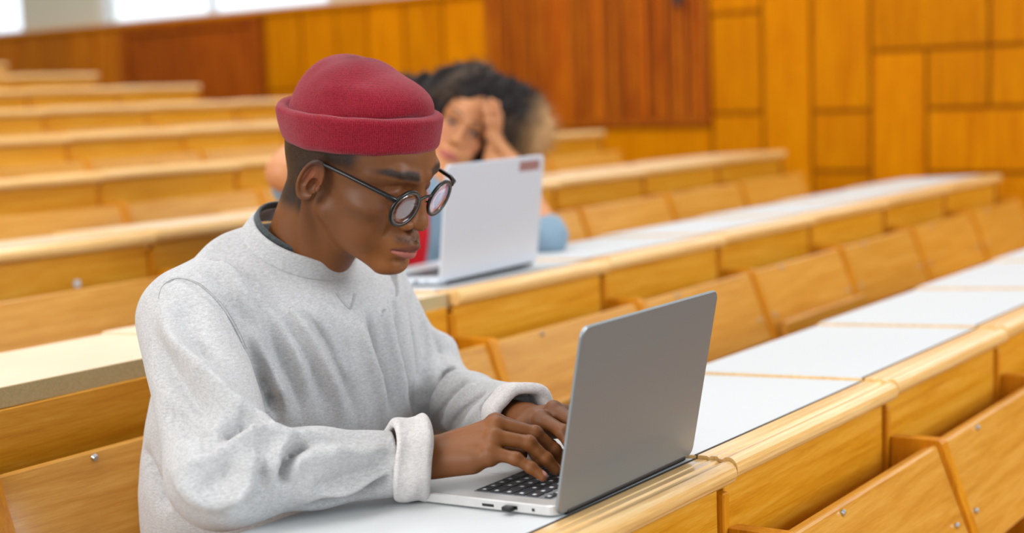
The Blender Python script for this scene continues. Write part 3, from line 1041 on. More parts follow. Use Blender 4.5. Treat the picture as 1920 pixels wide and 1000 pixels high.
FOLDS = [
    ([(1.227, 1.357, 1.003), (1.224, 1.347, 0.989), (1.221, 1.337, 0.976), (1.218, 1.327, 0.962), (1.216, 1.318, 0.949), (1.225, 1.321, 0.934), (1.235, 1.325, 0.919), (1.241, 1.324, 0.906), (1.245, 1.321, 0.894), (1.248, 1.317, 0.883), (1.250, 1.315, 0.873), (1.251, 1.313, 0.864), (1.252, 1.311, 0.855), (1.253, 1.310, 0.846)], 0.006, -0.0253),
    ([(1.242, 1.363, 1.014), (1.241, 1.352, 0.999), (1.241, 1.344, 0.984), (1.242, 1.337, 0.968), (1.244, 1.331, 0.949), (1.247, 1.326, 0.930), (1.250, 1.321, 0.913), (1.251, 1.318, 0.900), (1.252, 1.315, 0.889), (1.253, 1.313, 0.879)], 0.016, -0.0115),
    ([(1.239, 1.344, 0.985), (1.240, 1.339, 0.973), (1.242, 1.334, 0.960), (1.245, 1.330, 0.947), (1.248, 1.327, 0.935), (1.251, 1.322, 0.922), (1.254, 1.318, 0.909), (1.256, 1.314, 0.897), (1.258, 1.310, 0.884), (1.261, 1.307, 0.871), (1.263, 1.305, 0.857), (1.264, 1.303, 0.842)], 0.009, 0.0138),
    ([(1.261, 1.344, 0.999), (1.262, 1.334, 0.979), (1.264, 1.325, 0.958), (1.266, 1.317, 0.938), (1.269, 1.310, 0.917), (1.273, 1.304, 0.896), (1.277, 1.299, 0.875), (1.280, 1.296, 0.856), (1.282, 1.294, 0.837)], 0.009, -0.0115),
    ([(1.103, 1.173, 0.877), (1.101, 1.175, 0.879), (1.100, 1.178, 0.881), (1.098, 1.181, 0.883), (1.097, 1.186, 0.886), (1.097, 1.192, 0.890), (1.096, 1.197, 0.892), (1.094, 1.199, 0.894), (1.091, 1.200, 0.894), (1.089, 1.201, 0.895)], 0.005, -0.023),
    ([(1.099, 1.177, 0.880), (1.095, 1.182, 0.884), (1.091, 1.188, 0.888), (1.085, 1.191, 0.890), (1.076, 1.191, 0.889), (1.067, 1.189, 0.887), (1.058, 1.188, 0.884), (1.050, 1.189, 0.881), (1.043, 1.191, 0.878), (1.036, 1.195, 0.874), (1.029, 1.200, 0.870), (1.024, 1.208, 0.866), (1.019, 1.216, 0.861)], 0.012, -0.0306),
    ([(1.125, 1.343, 0.966), (1.117, 1.320, 0.955), (1.109, 1.298, 0.944), (1.102, 1.277, 0.934), (1.099, 1.258, 0.924), (1.097, 1.240, 0.915), (1.097, 1.225, 0.906), (1.099, 1.212, 0.900), (1.102, 1.201, 0.894), (1.106, 1.192, 0.888), (1.111, 1.185, 0.883), (1.118, 1.179, 0.879), (1.123, 1.172, 0.876)], 0.011, 0.0204),
    ([(1.015, 1.221, 0.850), (1.018, 1.211, 0.857), (1.023, 1.204, 0.863), (1.029, 1.197, 0.868), (1.037, 1.191, 0.873), (1.047, 1.187, 0.877), (1.057, 1.184, 0.880), (1.068, 1.181, 0.881), (1.079, 1.178, 0.881), (1.090, 1.176, 0.880), (1.100, 1.172, 0.877), (1.108, 1.166, 0.873), (1.115, 1.160, 0.869), (1.119, 1.154, 0.865), (1.121, 1.149, 0.862), (1.123, 1.143, 0.859)], 0.011, 0.0204),
    ([(1.136, 1.398, 0.974), (1.122, 1.373, 0.962), (1.110, 1.348, 0.950), (1.099, 1.325, 0.940), (1.091, 1.304, 0.931), (1.083, 1.284, 0.922), (1.078, 1.265, 0.915), (1.073, 1.246, 0.907), (1.069, 1.226, 0.901), (1.065, 1.208, 0.895)], 0.014, -0.0153),
    ([(1.144, 1.392, 0.986), (1.134, 1.366, 0.976), (1.125, 1.342, 0.965), (1.118, 1.321, 0.956), (1.114, 1.303, 0.949), (1.112, 1.287, 0.942), (1.111, 1.273, 0.936), (1.110, 1.260, 0.929), (1.109, 1.248, 0.922), (1.109, 1.236, 0.914)], 0.01, 0.0085),
    ([(1.074, 1.318, 0.900), (1.064, 1.294, 0.896), (1.055, 1.273, 0.891), (1.047, 1.250, 0.888), (1.043, 1.230, 0.888), (1.045, 1.214, 0.888), (1.050, 1.201, 0.887)], 0.014, -0.0153),
    ([(1.018, 1.238, 0.854), (1.013, 1.219, 0.844), (1.013, 1.207, 0.832), (1.017, 1.196, 0.823), (1.024, 1.185, 0.818), (1.033, 1.175, 0.817), (1.044, 1.166, 0.817), (1.056, 1.159, 0.822), (1.070, 1.153, 0.830), (1.085, 1.149, 0.837)], 0.012, 0.0153),
    ([(1.102, 1.142, 0.818), (1.100, 1.142, 0.825), (1.099, 1.143, 0.831), (1.099, 1.144, 0.837), (1.100, 1.145, 0.842), (1.102, 1.146, 0.847), (1.106, 1.146, 0.850), (1.110, 1.146, 0.854), (1.115, 1.146, 0.856), (1.120, 1.144, 0.858), (1.125, 1.142, 0.859), (1.130, 1.138, 0.859), (1.135, 1.134, 0.859)], 0.005, -0.0272),
    ([(1.087, 1.148, 0.821), (1.087, 1.148, 0.828), (1.087, 1.148, 0.835), (1.089, 1.149, 0.842), (1.092, 1.149, 0.847), (1.096, 1.151, 0.853), (1.102, 1.152, 0.857), (1.108, 1.152, 0.860), (1.116, 1.153, 0.863), (1.123, 1.152, 0.865), (1.130, 1.149, 0.866), (1.135, 1.144, 0.866), (1.141, 1.139, 0.865), (1.145, 1.134, 0.864), (1.149, 1.128, 0.861), (1.153, 1.122, 0.858)], 0.008, 0.017),
    ([(1.112, 1.135, 0.823), (1.111, 1.136, 0.828), (1.110, 1.137, 0.833), (1.110, 1.138, 0.838), (1.112, 1.138, 0.842), (1.115, 1.137, 0.845), (1.119, 1.136, 0.847), (1.123, 1.133, 0.848), (1.129, 1.129, 0.849), (1.136, 1.124, 0.848), (1.146, 1.118, 0.848), (1.157, 1.112, 0.847), (1.170, 1.106, 0.845)], 0.009, 0.0102),
    ([(1.203, 1.077, 0.817), (1.198, 1.081, 0.813), (1.194, 1.085, 0.808), (1.190, 1.090, 0.803), (1.186, 1.097, 0.799), (1.181, 1.104, 0.795), (1.175, 1.111, 0.791), (1.167, 1.118, 0.789), (1.156, 1.124, 0.788), (1.147, 1.130, 0.787), (1.139, 1.137, 0.786), (1.132, 1.145, 0.785), (1.127, 1.153, 0.783)], 0.006, -0.0272),
    ([(1.208, 1.076, 0.832), (1.200, 1.080, 0.829), (1.193, 1.084, 0.826), (1.185, 1.089, 0.823), (1.175, 1.095, 0.820), (1.164, 1.102, 0.818), (1.152, 1.108, 0.816), (1.141, 1.114, 0.815), (1.131, 1.121, 0.814), (1.121, 1.129, 0.813)], 0.01, -0.0136),
    ([(1.206, 1.075, 0.823), (1.200, 1.079, 0.820), (1.194, 1.083, 0.817), (1.188, 1.088, 0.815), (1.180, 1.094, 0.811), (1.172, 1.100, 0.808), (1.163, 1.106, 0.806), (1.152, 1.112, 0.804), (1.143, 1.118, 0.803), (1.134, 1.125, 0.801)], 0.007, 0.0119),
    ([(1.209, 1.084, 0.846), (1.202, 1.088, 0.845), (1.194, 1.092, 0.844), (1.186, 1.096, 0.844), (1.177, 1.102, 0.844), (1.168, 1.107, 0.845), (1.158, 1.112, 0.847), (1.151, 1.116, 0.849), (1.145, 1.121, 0.852), (1.139, 1.126, 0.854)], 0.009, 0.0085),
    ([(1.084, 1.155, 0.854), (1.077, 1.153, 0.845), (1.072, 1.153, 0.835), (1.066, 1.155, 0.825), (1.058, 1.160, 0.817), (1.049, 1.166, 0.808), (1.043, 1.175, 0.798)], 0.012, -0.017),
    ([(1.075, 1.161, 0.862), (1.067, 1.159, 0.852), (1.062, 1.158, 0.842), (1.056, 1.159, 0.833), (1.048, 1.163, 0.826), (1.040, 1.169, 0.820), (1.033, 1.176, 0.813)], 0.01, 0.0136),
    ([(1.053, 1.172, 0.866), (1.045, 1.171, 0.857), (1.039, 1.171, 0.847), (1.033, 1.174, 0.840), (1.027, 1.179, 0.836), (1.022, 1.187, 0.834), (1.017, 1.195, 0.832)], 0.01, -0.0119),
    ([(1.290, 1.326, 0.996), (1.295, 1.315, 0.978), (1.302, 1.305, 0.959), (1.309, 1.297, 0.939), (1.316, 1.290, 0.918), (1.324, 1.285, 0.897), (1.331, 1.280, 0.874), (1.336, 1.278, 0.849), (1.340, 1.277, 0.823)], 0.01, 0.01265),
    ([(1.308, 1.316, 0.994), (1.315, 1.306, 0.975), (1.323, 1.297, 0.956), (1.331, 1.290, 0.936), (1.338, 1.284, 0.915), (1.345, 1.280, 0.893), (1.351, 1.276, 0.870), (1.357, 1.274, 0.845), (1.362, 1.273, 0.818)], 0.008, -0.01265),
    ([(1.277, 1.341, 1.011), (1.280, 1.330, 0.993), (1.285, 1.319, 0.975), (1.289, 1.310, 0.955), (1.295, 1.301, 0.934), (1.301, 1.294, 0.912), (1.306, 1.289, 0.888), (1.309, 1.285, 0.862), (1.311, 1.284, 0.834)], 0.01, -0.0115),
    ([(1.266, 1.357, 1.025), (1.269, 1.344, 1.007), (1.273, 1.332, 0.989), (1.278, 1.321, 0.970), (1.282, 1.312, 0.950), (1.287, 1.303, 0.930), (1.292, 1.297, 0.907), (1.294, 1.292, 0.883), (1.297, 1.289, 0.857)], 0.01, 0.0092),
    ([(1.383, 1.297, 0.988), (1.383, 1.290, 0.969), (1.384, 1.285, 0.949), (1.386, 1.280, 0.928), (1.391, 1.276, 0.904), (1.399, 1.273, 0.878), (1.405, 1.272, 0.853), (1.408, 1.272, 0.829), (1.410, 1.273, 0.805)], 0.009, 0.01265),
    ([(1.414, 1.296, 0.987), (1.411, 1.289, 0.967), (1.410, 1.284, 0.946), (1.411, 1.280, 0.924), (1.416, 1.276, 0.899), (1.424, 1.274, 0.873), (1.432, 1.274, 0.847), (1.437, 1.275, 0.823), (1.441, 1.276, 0.800)], 0.007, -0.01265),
    ([(1.452, 1.310, 1.007), (1.445, 1.298, 0.983), (1.442, 1.290, 0.958), (1.442, 1.284, 0.933), (1.445, 1.281, 0.908), (1.451, 1.279, 0.883), (1.456, 1.278, 0.857), (1.461, 1.279, 0.829), (1.465, 1.281, 0.800)], 0.009, 0.0115),
    ([(1.500, 1.323, 1.000), (1.485, 1.306, 0.976), (1.478, 1.296, 0.952), (1.476, 1.290, 0.927), (1.478, 1.287, 0.904), (1.483, 1.286, 0.881), (1.489, 1.287, 0.857), (1.494, 1.288, 0.832), (1.500, 1.291, 0.804), (1.513, 1.300, 0.775)], 0.007, -0.01265),
    ([(1.578, 1.369, 0.992), (1.550, 1.340, 0.971), (1.538, 1.324, 0.948), (1.531, 1.313, 0.924), (1.529, 1.308, 0.901), (1.530, 1.306, 0.879), (1.529, 1.303, 0.856), (1.520, 1.294, 0.836), (1.515, 1.289, 0.814), (1.525, 1.297, 0.788)], 0.006, -0.0184),
    ([(1.590, 1.363, 0.957), (1.581, 1.350, 0.940), (1.578, 1.343, 0.923), (1.575, 1.337, 0.907), (1.574, 1.332, 0.891), (1.572, 1.327, 0.878), (1.567, 1.322, 0.867), (1.560, 1.314, 0.860), (1.548, 1.303, 0.853)], 0.009, 0.0115),
    ([(1.613, 1.347, 0.901), (1.606, 1.337, 0.889), (1.602, 1.330, 0.877), (1.595, 1.321, 0.866)], 0.008, -0.0069),
    ([(1.577, 1.281, 0.857), (1.575, 1.284, 0.857), (1.573, 1.287, 0.858), (1.565, 1.285, 0.857), (1.551, 1.279, 0.855), (1.538, 1.274, 0.851), (1.529, 1.272, 0.845), (1.523, 1.273, 0.839), (1.519, 1.276, 0.831), (1.517, 1.279, 0.822), (1.517, 1.283, 0.812), (1.520, 1.288, 0.801), (1.526, 1.297, 0.788)], 0.006, -0.0207),
    ([(1.535, 1.230, 0.861), (1.527, 1.232, 0.860), (1.524, 1.237, 0.858), (1.518, 1.241, 0.855), (1.511, 1.243, 0.849), (1.506, 1.247, 0.841), (1.504, 1.253, 0.831), (1.508, 1.262, 0.819), (1.517, 1.275, 0.804), (1.528, 1.291, 0.788)], 0.008, 0.0115),
    ([(1.506, 1.198, 0.858), (1.501, 1.202, 0.855), (1.498, 1.207, 0.852), (1.495, 1.212, 0.848), (1.492, 1.218, 0.842), (1.490, 1.225, 0.834), (1.490, 1.233, 0.825), (1.495, 1.243, 0.813), (1.514, 1.264, 0.797), (1.541, 1.292, 0.778)], 0.007, -0.0115),
    ([(1.485, 1.169, 0.858), (1.482, 1.173, 0.856), (1.481, 1.179, 0.852), (1.480, 1.186, 0.848), (1.479, 1.193, 0.841), (1.480, 1.201, 0.833), (1.482, 1.211, 0.824), (1.485, 1.220, 0.814), (1.494, 1.233, 0.800)], 0.007, 0.0092),
    ([(1.454, 1.127, 0.858), (1.454, 1.135, 0.855), (1.455, 1.144, 0.850), (1.457, 1.153, 0.845), (1.458, 1.163, 0.838), (1.463, 1.175, 0.829), (1.470, 1.189, 0.819), (1.480, 1.203, 0.808), (1.490, 1.217, 0.797), (1.532, 1.257, 0.776)], 0.006, -0.0092),
    ([(1.440, 1.099, 0.855), (1.436, 1.104, 0.853), (1.435, 1.111, 0.849), (1.435, 1.119, 0.845), (1.438, 1.130, 0.837), (1.443, 1.142, 0.828), (1.451, 1.156, 0.819), (1.461, 1.169, 0.809), (1.476, 1.186, 0.798), (1.499, 1.208, 0.784)], 0.006, 0.0069),
    ([(1.440, 1.085, 0.850), (1.435, 1.088, 0.847), (1.432, 1.093, 0.844), (1.429, 1.098, 0.839), (1.427, 1.103, 0.834), (1.427, 1.110, 0.828), (1.431, 1.120, 0.820)], 0.006, -0.00805),
    ([(1.176, 1.426, 1.020), (1.179, 1.424, 1.023), (1.183, 1.423, 1.026), (1.187, 1.421, 1.028), (1.190, 1.416, 1.030), (1.193, 1.411, 1.030), (1.195, 1.403, 1.028), (1.197, 1.393, 1.024), (1.198, 1.382, 1.018), (1.200, 1.370, 1.012), (1.201, 1.359, 1.003), (1.202, 1.347, 0.994), (1.202, 1.336, 0.984), (1.201, 1.327, 0.975), (1.198, 1.317, 0.966), (1.196, 1.308, 0.957)], 0.0035, -0.004),
    ([(1.262, 1.420, 1.058), (1.252, 1.395, 1.046), (1.249, 1.378, 1.034), (1.249, 1.365, 1.020), (1.251, 1.353, 1.005), (1.253, 1.343, 0.988), (1.257, 1.335, 0.973), (1.259, 1.329, 0.958), (1.260, 1.323, 0.945), (1.262, 1.318, 0.932)], 0.011, 0.01035),
    ([(1.248, 1.418, 1.050), (1.235, 1.391, 1.037), (1.231, 1.374, 1.022), (1.229, 1.360, 1.007), (1.229, 1.349, 0.992), (1.231, 1.340, 0.976)], 0.01, -0.00805),
    ([(1.275, 1.399, 1.064), (1.271, 1.377, 1.049), (1.271, 1.360, 1.034), (1.274, 1.347, 1.018), (1.276, 1.336, 1.002), (1.278, 1.328, 0.986), (1.281, 1.319, 0.970)], 0.01, -0.00805),
    ([(1.284, 1.373, 1.057), (1.283, 1.357, 1.041), (1.285, 1.344, 1.025), (1.288, 1.333, 1.010), (1.291, 1.325, 0.995), (1.293, 1.318, 0.982), (1.296, 1.311, 0.968)], 0.01, 0.00575),
    ([(1.179, 1.391, 1.015), (1.167, 1.372, 1.002), (1.156, 1.354, 0.990), (1.145, 1.335, 0.977), (1.134, 1.314, 0.963), (1.123, 1.292, 0.949), (1.113, 1.271, 0.936)], 0.011, -0.0102),
    ([(1.166, 1.405, 1.009), (1.153, 1.389, 0.996), (1.141, 1.373, 0.983), (1.129, 1.357, 0.971), (1.120, 1.338, 0.961), (1.111, 1.319, 0.951), (1.103, 1.301, 0.941)], 0.012, 0.0102),
    ([(1.340, 1.308, 1.000), (1.344, 1.300, 0.983), (1.350, 1.293, 0.965), (1.354, 1.287, 0.947), (1.356, 1.283, 0.928), (1.357, 1.280, 0.909), (1.359, 1.277, 0.890)], 0.008, -0.0069),
    ([(1.203, 1.517, 0.797), (1.188, 1.494, 0.788), (1.181, 1.482, 0.777), (1.177, 1.470, 0.766), (1.173, 1.456, 0.754), (1.172, 1.443, 0.742), (1.172, 1.432, 0.729)], 0.01, -0.017),
]


def sweater_sdf(P):
    d = sweater_base(P)
    d = creases(P, d, [(p_, w_ * 1.1, h_ * 1.0) for p_, w_, h_ in FOLDS])
    d = d - .0012 * vnoise(P * V3(1, 1, .45), 42, 11) - .0003 * vnoise(P, 110, 12)
    # neck opening
    a = V3(1.399, 1.398, 1.055)
    n = COLL_N
    q = P - a
    rad = np.sqrt(np.maximum((q * q).sum(1) - (q @ n) ** 2, 0))
    h = q @ n
    d = np.where(rad < .15, smax(d, (h + .006 + (rad - .07) * .32) * .95, .010), d)
    d = smax(d, -np.maximum(rad - .072, -h - .035), .004)
    # keep off the desk top
    d = smax(d, np.where(P[:, 1] < 1.19, (LZ - .0185 - .05 * (P[:, 1] - D0 - .06) + .016) - P[:, 2], -1), .006)
    # hollow at the wrists
    for (u, v) in (CU_R, CU_L):
        ax = (v - u) / np.linalg.norm(v - u)
        q = P - V3(*u); h = q @ V3(*ax)
        near = (np.abs(q) < .2).all(1) & (((q * q).sum(1) - h * h) < .065 ** 2)
        d = np.where(near, np.maximum(d, h - .004), d)
    return d


COLL_N = np.array(Vector((0.0, -.48, .877)).normalized(), dtype=np.float32)


def collar_sdf(P):
    """ribbed neckband: a tall flattened ring"""
    a = V3(1.399, 1.396, 1.055); n = COLL_N
    q = P - a; h = q @ n
    e1 = np.array((1, 0, 0), dtype=np.float32); e2 = np.cross(n, e1)
    x = q @ e1; y = q @ e2
    ang = np.arctan2(y, x)
    rad = np.sqrt(x * x + (y / 1.0) ** 2)
    ring = .0755 - h * .30
    dr = rad - ring
    w = np.sqrt(np.maximum(np.abs(h - .001) - .0100, 0) ** 2 + dr * dr) - .0036
    return w


def cuff_sdf(u, v, r, seed, open_dir):
    u = V3(*u); v = V3(*v)
    ax = (v - u) / np.linalg.norm(v - u); L = float(np.linalg.norm(v - u))
    od = np.array(open_dir, dtype=np.float32)
    od = od - ax * (od @ ax); od /= np.linalg.norm(od); sd = np.cross(ax, od)

    def f(P):
        q = P - u; h = q @ ax
        x = q @ od; y = q @ sd
        ang = np.arctan2(y, x)
        rr = r + .0035 * np.cos(ang) + .0018 * np.sin(3 * ang + seed) + .0010 * np.sin(7 * ang + seed * 2)
        rr = rr + .0035 * np.clip(h / L, 0, 1) + .0012 * np.sin(h * 180 + 2 * ang)
        mid = L * .5 + .004 * np.sin(2 * ang + seed)
        dr = np.sqrt(x * x + y * y) - rr
        band = np.sqrt(np.maximum(np.abs(h - mid) - L * .5 + .006, 0) ** 2 + np.maximum(np.abs(dr) - .0015, 0) ** 2) - .0045
        lipr = np.sqrt((h - mid - L * .5 + .005) ** 2 + (dr + .0005) ** 2) - .0066
        d = smin(band, lipr, .004)
        return smax(d, (LZ - .0185 - .05 * (P[:, 1] - D0 - .06) + .0165) - P[:, 2], .003)
    return f


def cloth_mat(name, c1, c2, fleece=False):
    m, nt, b = newmat(name)
    L = nt.links.new
    tc = node(nt, 'ShaderNodeTexCoord')
    mp = node(nt, 'ShaderNodeMapping'); mp.inputs['Scale'].default_value = (1, 1, 2.6)
    L(tc.outputs['Object'], mp.inputs[0])
    n1 = node(nt, 'ShaderNodeTexNoise'); n1.inputs['Scale'].default_value = 170; n1.inputs['Detail'].default_value = 6; n1.inputs['Roughness'].default_value = .75
    n2 = node(nt, 'ShaderNodeTexNoise'); n2.inputs['Scale'].default_value = 900; n2.inputs['Detail'].default_value = 2
    L(mp.outputs[0], n1.inputs[0]); L(tc.outputs['Object'], n2.inputs[0])
    mx = node(nt, 'ShaderNodeMath', operation='MULTIPLY_ADD'); mx.inputs[1].default_value = .5
    L(n2.outputs[0], mx.inputs[0]); L(n1.outputs[0], mx.inputs[2])
    cr = node(nt, 'ShaderNodeValToRGB')
    e = cr.color_ramp.elements
    e[0].position = .52; e[0].color = (*c1, 1); e[1].position = .98; e[1].color = (*c2, 1)
    L(mx.outputs[0], cr.inputs[0]); L(cr.outputs[0], b.inputs['Base Color'])
    b.inputs['Roughness'].default_value = .92
    b.inputs['Specular IOR Level'].default_value = .15
    b.inputs['Sheen Weight'].default_value = .25
    b.inputs['Sheen Roughness'].default_value = .5
    bp = node(nt, 'ShaderNodeBump'); bp.inputs['Strength'].default_value = .35; bp.inputs['Distance'].default_value = .0012 if not fleece else .002
    L(mx.outputs[0], bp.inputs['Height']); L(bp.outputs[0], b.inputs['Normal'])
    return m


GREY = cloth_mat('heather_jersey', srgb(160, 159, 159), srgb(206, 204, 204))
SEAMM = cloth_mat('seam_thread', srgb(140, 140, 140), srgb(176, 176, 176))
GREYL = cloth_mat('fleece_inside', srgb(186, 180, 178), srgb(226, 220, 218), True)
V, F = sdf_net(sweater_sdf, (.88, .95, .42), (1.80, 1.68, 1.13), QS, 2.5)
sweat = link('sweatshirt', np_mesh('sweatshirt', V - V3(1.40, 1.40, 0), F, GREY), None, man)
sweat['label'] = 'heather grey crew-neck sweatshirt'
V, F = sdf_net(collar_sdf, (1.30, 1.29, .99), (1.50, 1.50, 1.13), .0016)
link('neckband', np_mesh('neckband', V - V3(1.40, 1.40, 0), F, GREY), None, sweat)
for (u, v), r, sd_, od in ((CU_R, .0405, 1.0, (0, 0, 1)), (CU_L, .0355, 2.3, (.3, 0, 1))):
    c = (u + v) / 2
    V, F = sdf_net(cuff_sdf(u, v, r, sd_, od), c - .075, c + .075, .0018)
    link('cuff', np_mesh('cuff', V - V3(1.40, 1.40, 0), F, GREYL), None, sweat)['label'] = 'turned-back cuff with pale fleece side out'


SEAMS = [
    [(1.1624, 1.4148, 1.0090), (1.1689, 1.4199, 1.0149), (1.1752, 1.4238, 1.0202), (1.1812, 1.4247, 1.0241), (1.1866, 1.4235, 1.0269), (1.1909, 1.4199, 1.0292), (1.1944, 1.4150, 1.0304), (1.1970, 1.4093, 1.0303), (1.1992, 1.4025, 1.0290), (1.2013, 1.3945, 1.0263), (1.2032, 1.3858, 1.0224), (1.2046, 1.3767, 1.0170), (1.2058, 1.3681, 1.0108), (1.2070, 1.3609, 1.0046), (1.2082, 1.3544, 0.9977), (1.2105, 1.3488, 0.9894), (1.2215, 1.3532, 0.9782), (1.2220, 1.3465, 0.9684), (1.2221, 1.3401, 0.9586), (1.2219, 1.3346, 0.9497), (1.2268, 1.3352, 0.9398)],
    [(1.3775, 1.3175, 0.9926), (1.3771, 1.3137, 0.9885), (1.3768, 1.3098, 0.9845), (1.3772, 1.3056, 0.9802), (1.3779, 1.3018, 0.9762), (1.3791, 1.2988, 0.9732), (1.3806, 1.2960, 0.9704)],
    [(1.3806, 1.2960, 0.9704), (1.3872, 1.2993, 0.9742), (1.3938, 1.3029, 0.9782), (1.4005, 1.3072, 0.9827), (1.4073, 1.3118, 0.9873)],
]
#ENDSEAMS
for pts in SEAMS:
    for off in (0, .0035):
        c_ = [Vector(p) - Vector((1.40, 1.40, 0)) + Vector((off * .7, -off * .7, 0)) for p in pts]
        MB().tube(c_, .0004, 5).build('seam', SEAMM, sweat)


# dark undershirt seen inside the neckband
def under_sdf(P):
    a = V3(1.399, 1.401, 1.062); n = COLL_N
    q = P - a; h = q @ n
    rad = np.sqrt(np.maximum((q * q).sum(1) - h * h, 0))
    return np.sqrt(np.maximum(np.abs(h + .10 * q[:, 1] * -1 - .004) - .010, 0) ** 2 + (rad - .0660 + h * .25) ** 2) - .0024


V, F = sdf_net(under_sdf, (1.30, 1.29, 1.0), (1.50, 1.50, 1.14), .0018)
link('undershirt', np_mesh('undershirt', V - V3(1.40, 1.40, 0), F, cloth_mat('dark_jersey', srgb(44, 48, 50), srgb(84, 90, 90))), None, man)['label'] = 'dark grey undershirt collar'


def trousers_sdf(P):
    d = ell(P, (1.40, 1.46, .56), (.20, .15, .105))
    for s in (-1, 1):
        d = smin(d, cap(P, (1.40 + s * .09, 1.47, .560), (1.40 + s * .12, 1.10, .550), .10, .078), .04)
        d = smin(d, cap(P, (1.40 + s * .12, 1.10, .545), (1.40 + s * .12, 1.13, .12), .076, .062), .02)
    d = d - .003 * vnoise(P, 26, 5)
    return smax(smax(d, .10 - P[:, 2], .01), -(P[:, 2] - 0.0) * 0 - 1 + 0 * d, .01)


V, F = sdf_net(trousers_sdf, (1.12, .95, .06), (1.68, 1.66, .70), .008)
link('trousers', np_mesh('trousers', V - V3(1.40, 1.40, 0), F, cloth_mat('navy_denim', srgb(36, 44, 62), srgb(64, 74, 96))), None, man)
for s in (-1, 1):
    def shoe(P, s=s):
        d = smin(cap(P, (1.40 + s * .12, 1.15, .055), (1.40 + s * .13, .96, .042), .048, .038), cap(P, (1.40 + s * .12, 1.15, .06), (1.40 + s * .12, 1.14, .13), .045, .048), .03)
        return smax(d, .004 - P[:, 2], .006)
    V, F = sdf_net(shoe, (1.18, .86, -.02), (1.62, 1.25, .20), .006)
    link('shoe', np_mesh('shoe', V - V3(1.40, 1.40, 0), F, plain('white_leather', srgb(214, 212, 208), .5)), None, man)

# ---- knit hat -------------------------------------------------------------------
def cuff_hat(p):
    x, y, z = p[:, 0], p[:, 1], p[:, 2]
    zz = z + .010 * (y / .11) ** 2 * (y < 0) * -1 + .0016 * vnoise(p * V3(1, 1, 0), 30, 9)
    fl = .0025 * np.sin(z * 60) + .004 * np.clip(z / .03, -1, 1) * sstep(-y, .03, .08)
    k = np.sqrt((x / .0930) ** 2 + ((y + .001) / .1120) ** 2) + 1e-6
    dr = (k - 1) * .100 - fl
    w = np.sqrt(np.maximum(np.abs(zz - .0065) - .0150, 0) ** 2 + np.maximum(np.abs(dr + .0085) - .0005, 0) ** 2) - .0088
    return w - .0006 * vnoise(p, 120, 6)


def knit_mat(name):
    m, nt, b = newmat(name)
    L = nt.links.new
    tc = node(nt, 'ShaderNodeTexCoord'); sx = node(nt, 'ShaderNodeSeparateXYZ')
    L(tc.outputs['Object'], sx.inputs[0])
    at = node(nt, 'ShaderNodeMath', operation='ARCTAN2'); L(sx.outputs[1], at.inputs[0]); L(sx.outputs[0], at.inputs[1])
    nz = node(nt, 'ShaderNodeTexNoise'); nz.inputs['Scale'].default_value = 60; L(tc.outputs['Object'], nz.inputs[0])
    a2 = node(nt, 'ShaderNodeMath', operation='MULTIPLY_ADD'); a2.inputs[1].default_value = 300; L(at.outputs[0], a2.inputs[0])
    nm = node(nt, 'ShaderNodeMath', operation='MULTIPLY'); nm.inputs[1].default_value = 9.0; L(nz.outputs[0], nm.inputs[0]); L(nm.outputs[0], a2.inputs[2])
    sn = node(nt, 'ShaderNodeMath', operation='SINE'); L(a2.outputs[0], sn.inputs[0])
    zs = node(nt, 'ShaderNodeMath', operation='MULTIPLY_ADD'); zs.inputs[1].default_value = 2300; L(sx.outputs[2], zs.inputs[0]); L(nm.outputs[0], zs.inputs[2])
    sz = node(nt, 'ShaderNodeMath', operation='SINE'); L(zs.outputs[0], sz.inputs[0])
    szs = node(nt, 'ShaderNodeMath', operation='MULTIPLY'); szs.inputs[1].default_value = .2; L(sz.outputs[0], szs.inputs[0])
    sm = node(nt, 'ShaderNodeMath', operation='ADD'); L(sn.outputs[0], sm.inputs[0]); L(szs.outputs[0], sm.inputs[1])
    n2 = node(nt, 'ShaderNodeTexNoise'); n2.inputs['Scale'].default_value = 420; n2.inputs['Detail'].default_value = 4; n2.inputs['Roughness'].default_value = .8; L(tc.outputs['Object'], n2.inputs[0])
    m2 = node(nt, 'ShaderNodeMath', operation='MULTIPLY_ADD'); m2.inputs[1].default_value = .16; L(sm.outputs[0], m2.inputs[0]); L(n2.outputs[0], m2.inputs[2])
    mr = node(nt, 'ShaderNodeMapRange'); mr.inputs[1].default_value = .15; mr.inputs[2].default_value = .9; L(m2.outputs[0], mr.inputs[0])
    mix = node(nt, 'ShaderNodeMix', data_type='RGBA'); L(mr.outputs[0], mix.inputs[0])
    mix.inputs[6].default_value = (*srgb(88, 2, 20), 1); mix.inputs[7].default_value = (*srgb(180, 44, 60), 1)
    L(mix.outputs[2], b.inputs['Base Color'])
    b.inputs['Roughness'].default_value = .95; b.inputs['Specular IOR Level'].default_value = .1
    b.inputs['Sheen Weight'].default_value = .35; b.inputs['Sheen Roughness'].default_value = .4
    b.inputs['Sheen Tint'].default_value = (1, .75, .78, 1)
    bp = node(nt, 'ShaderNodeBump'); bp.inputs['Strength'].default_value = .8; bp.inputs['Distance'].default_value = .0014
    L(m2.outputs[0], bp.inputs['Height']); L(bp.outputs[0], b.inputs['Normal'])
    return m


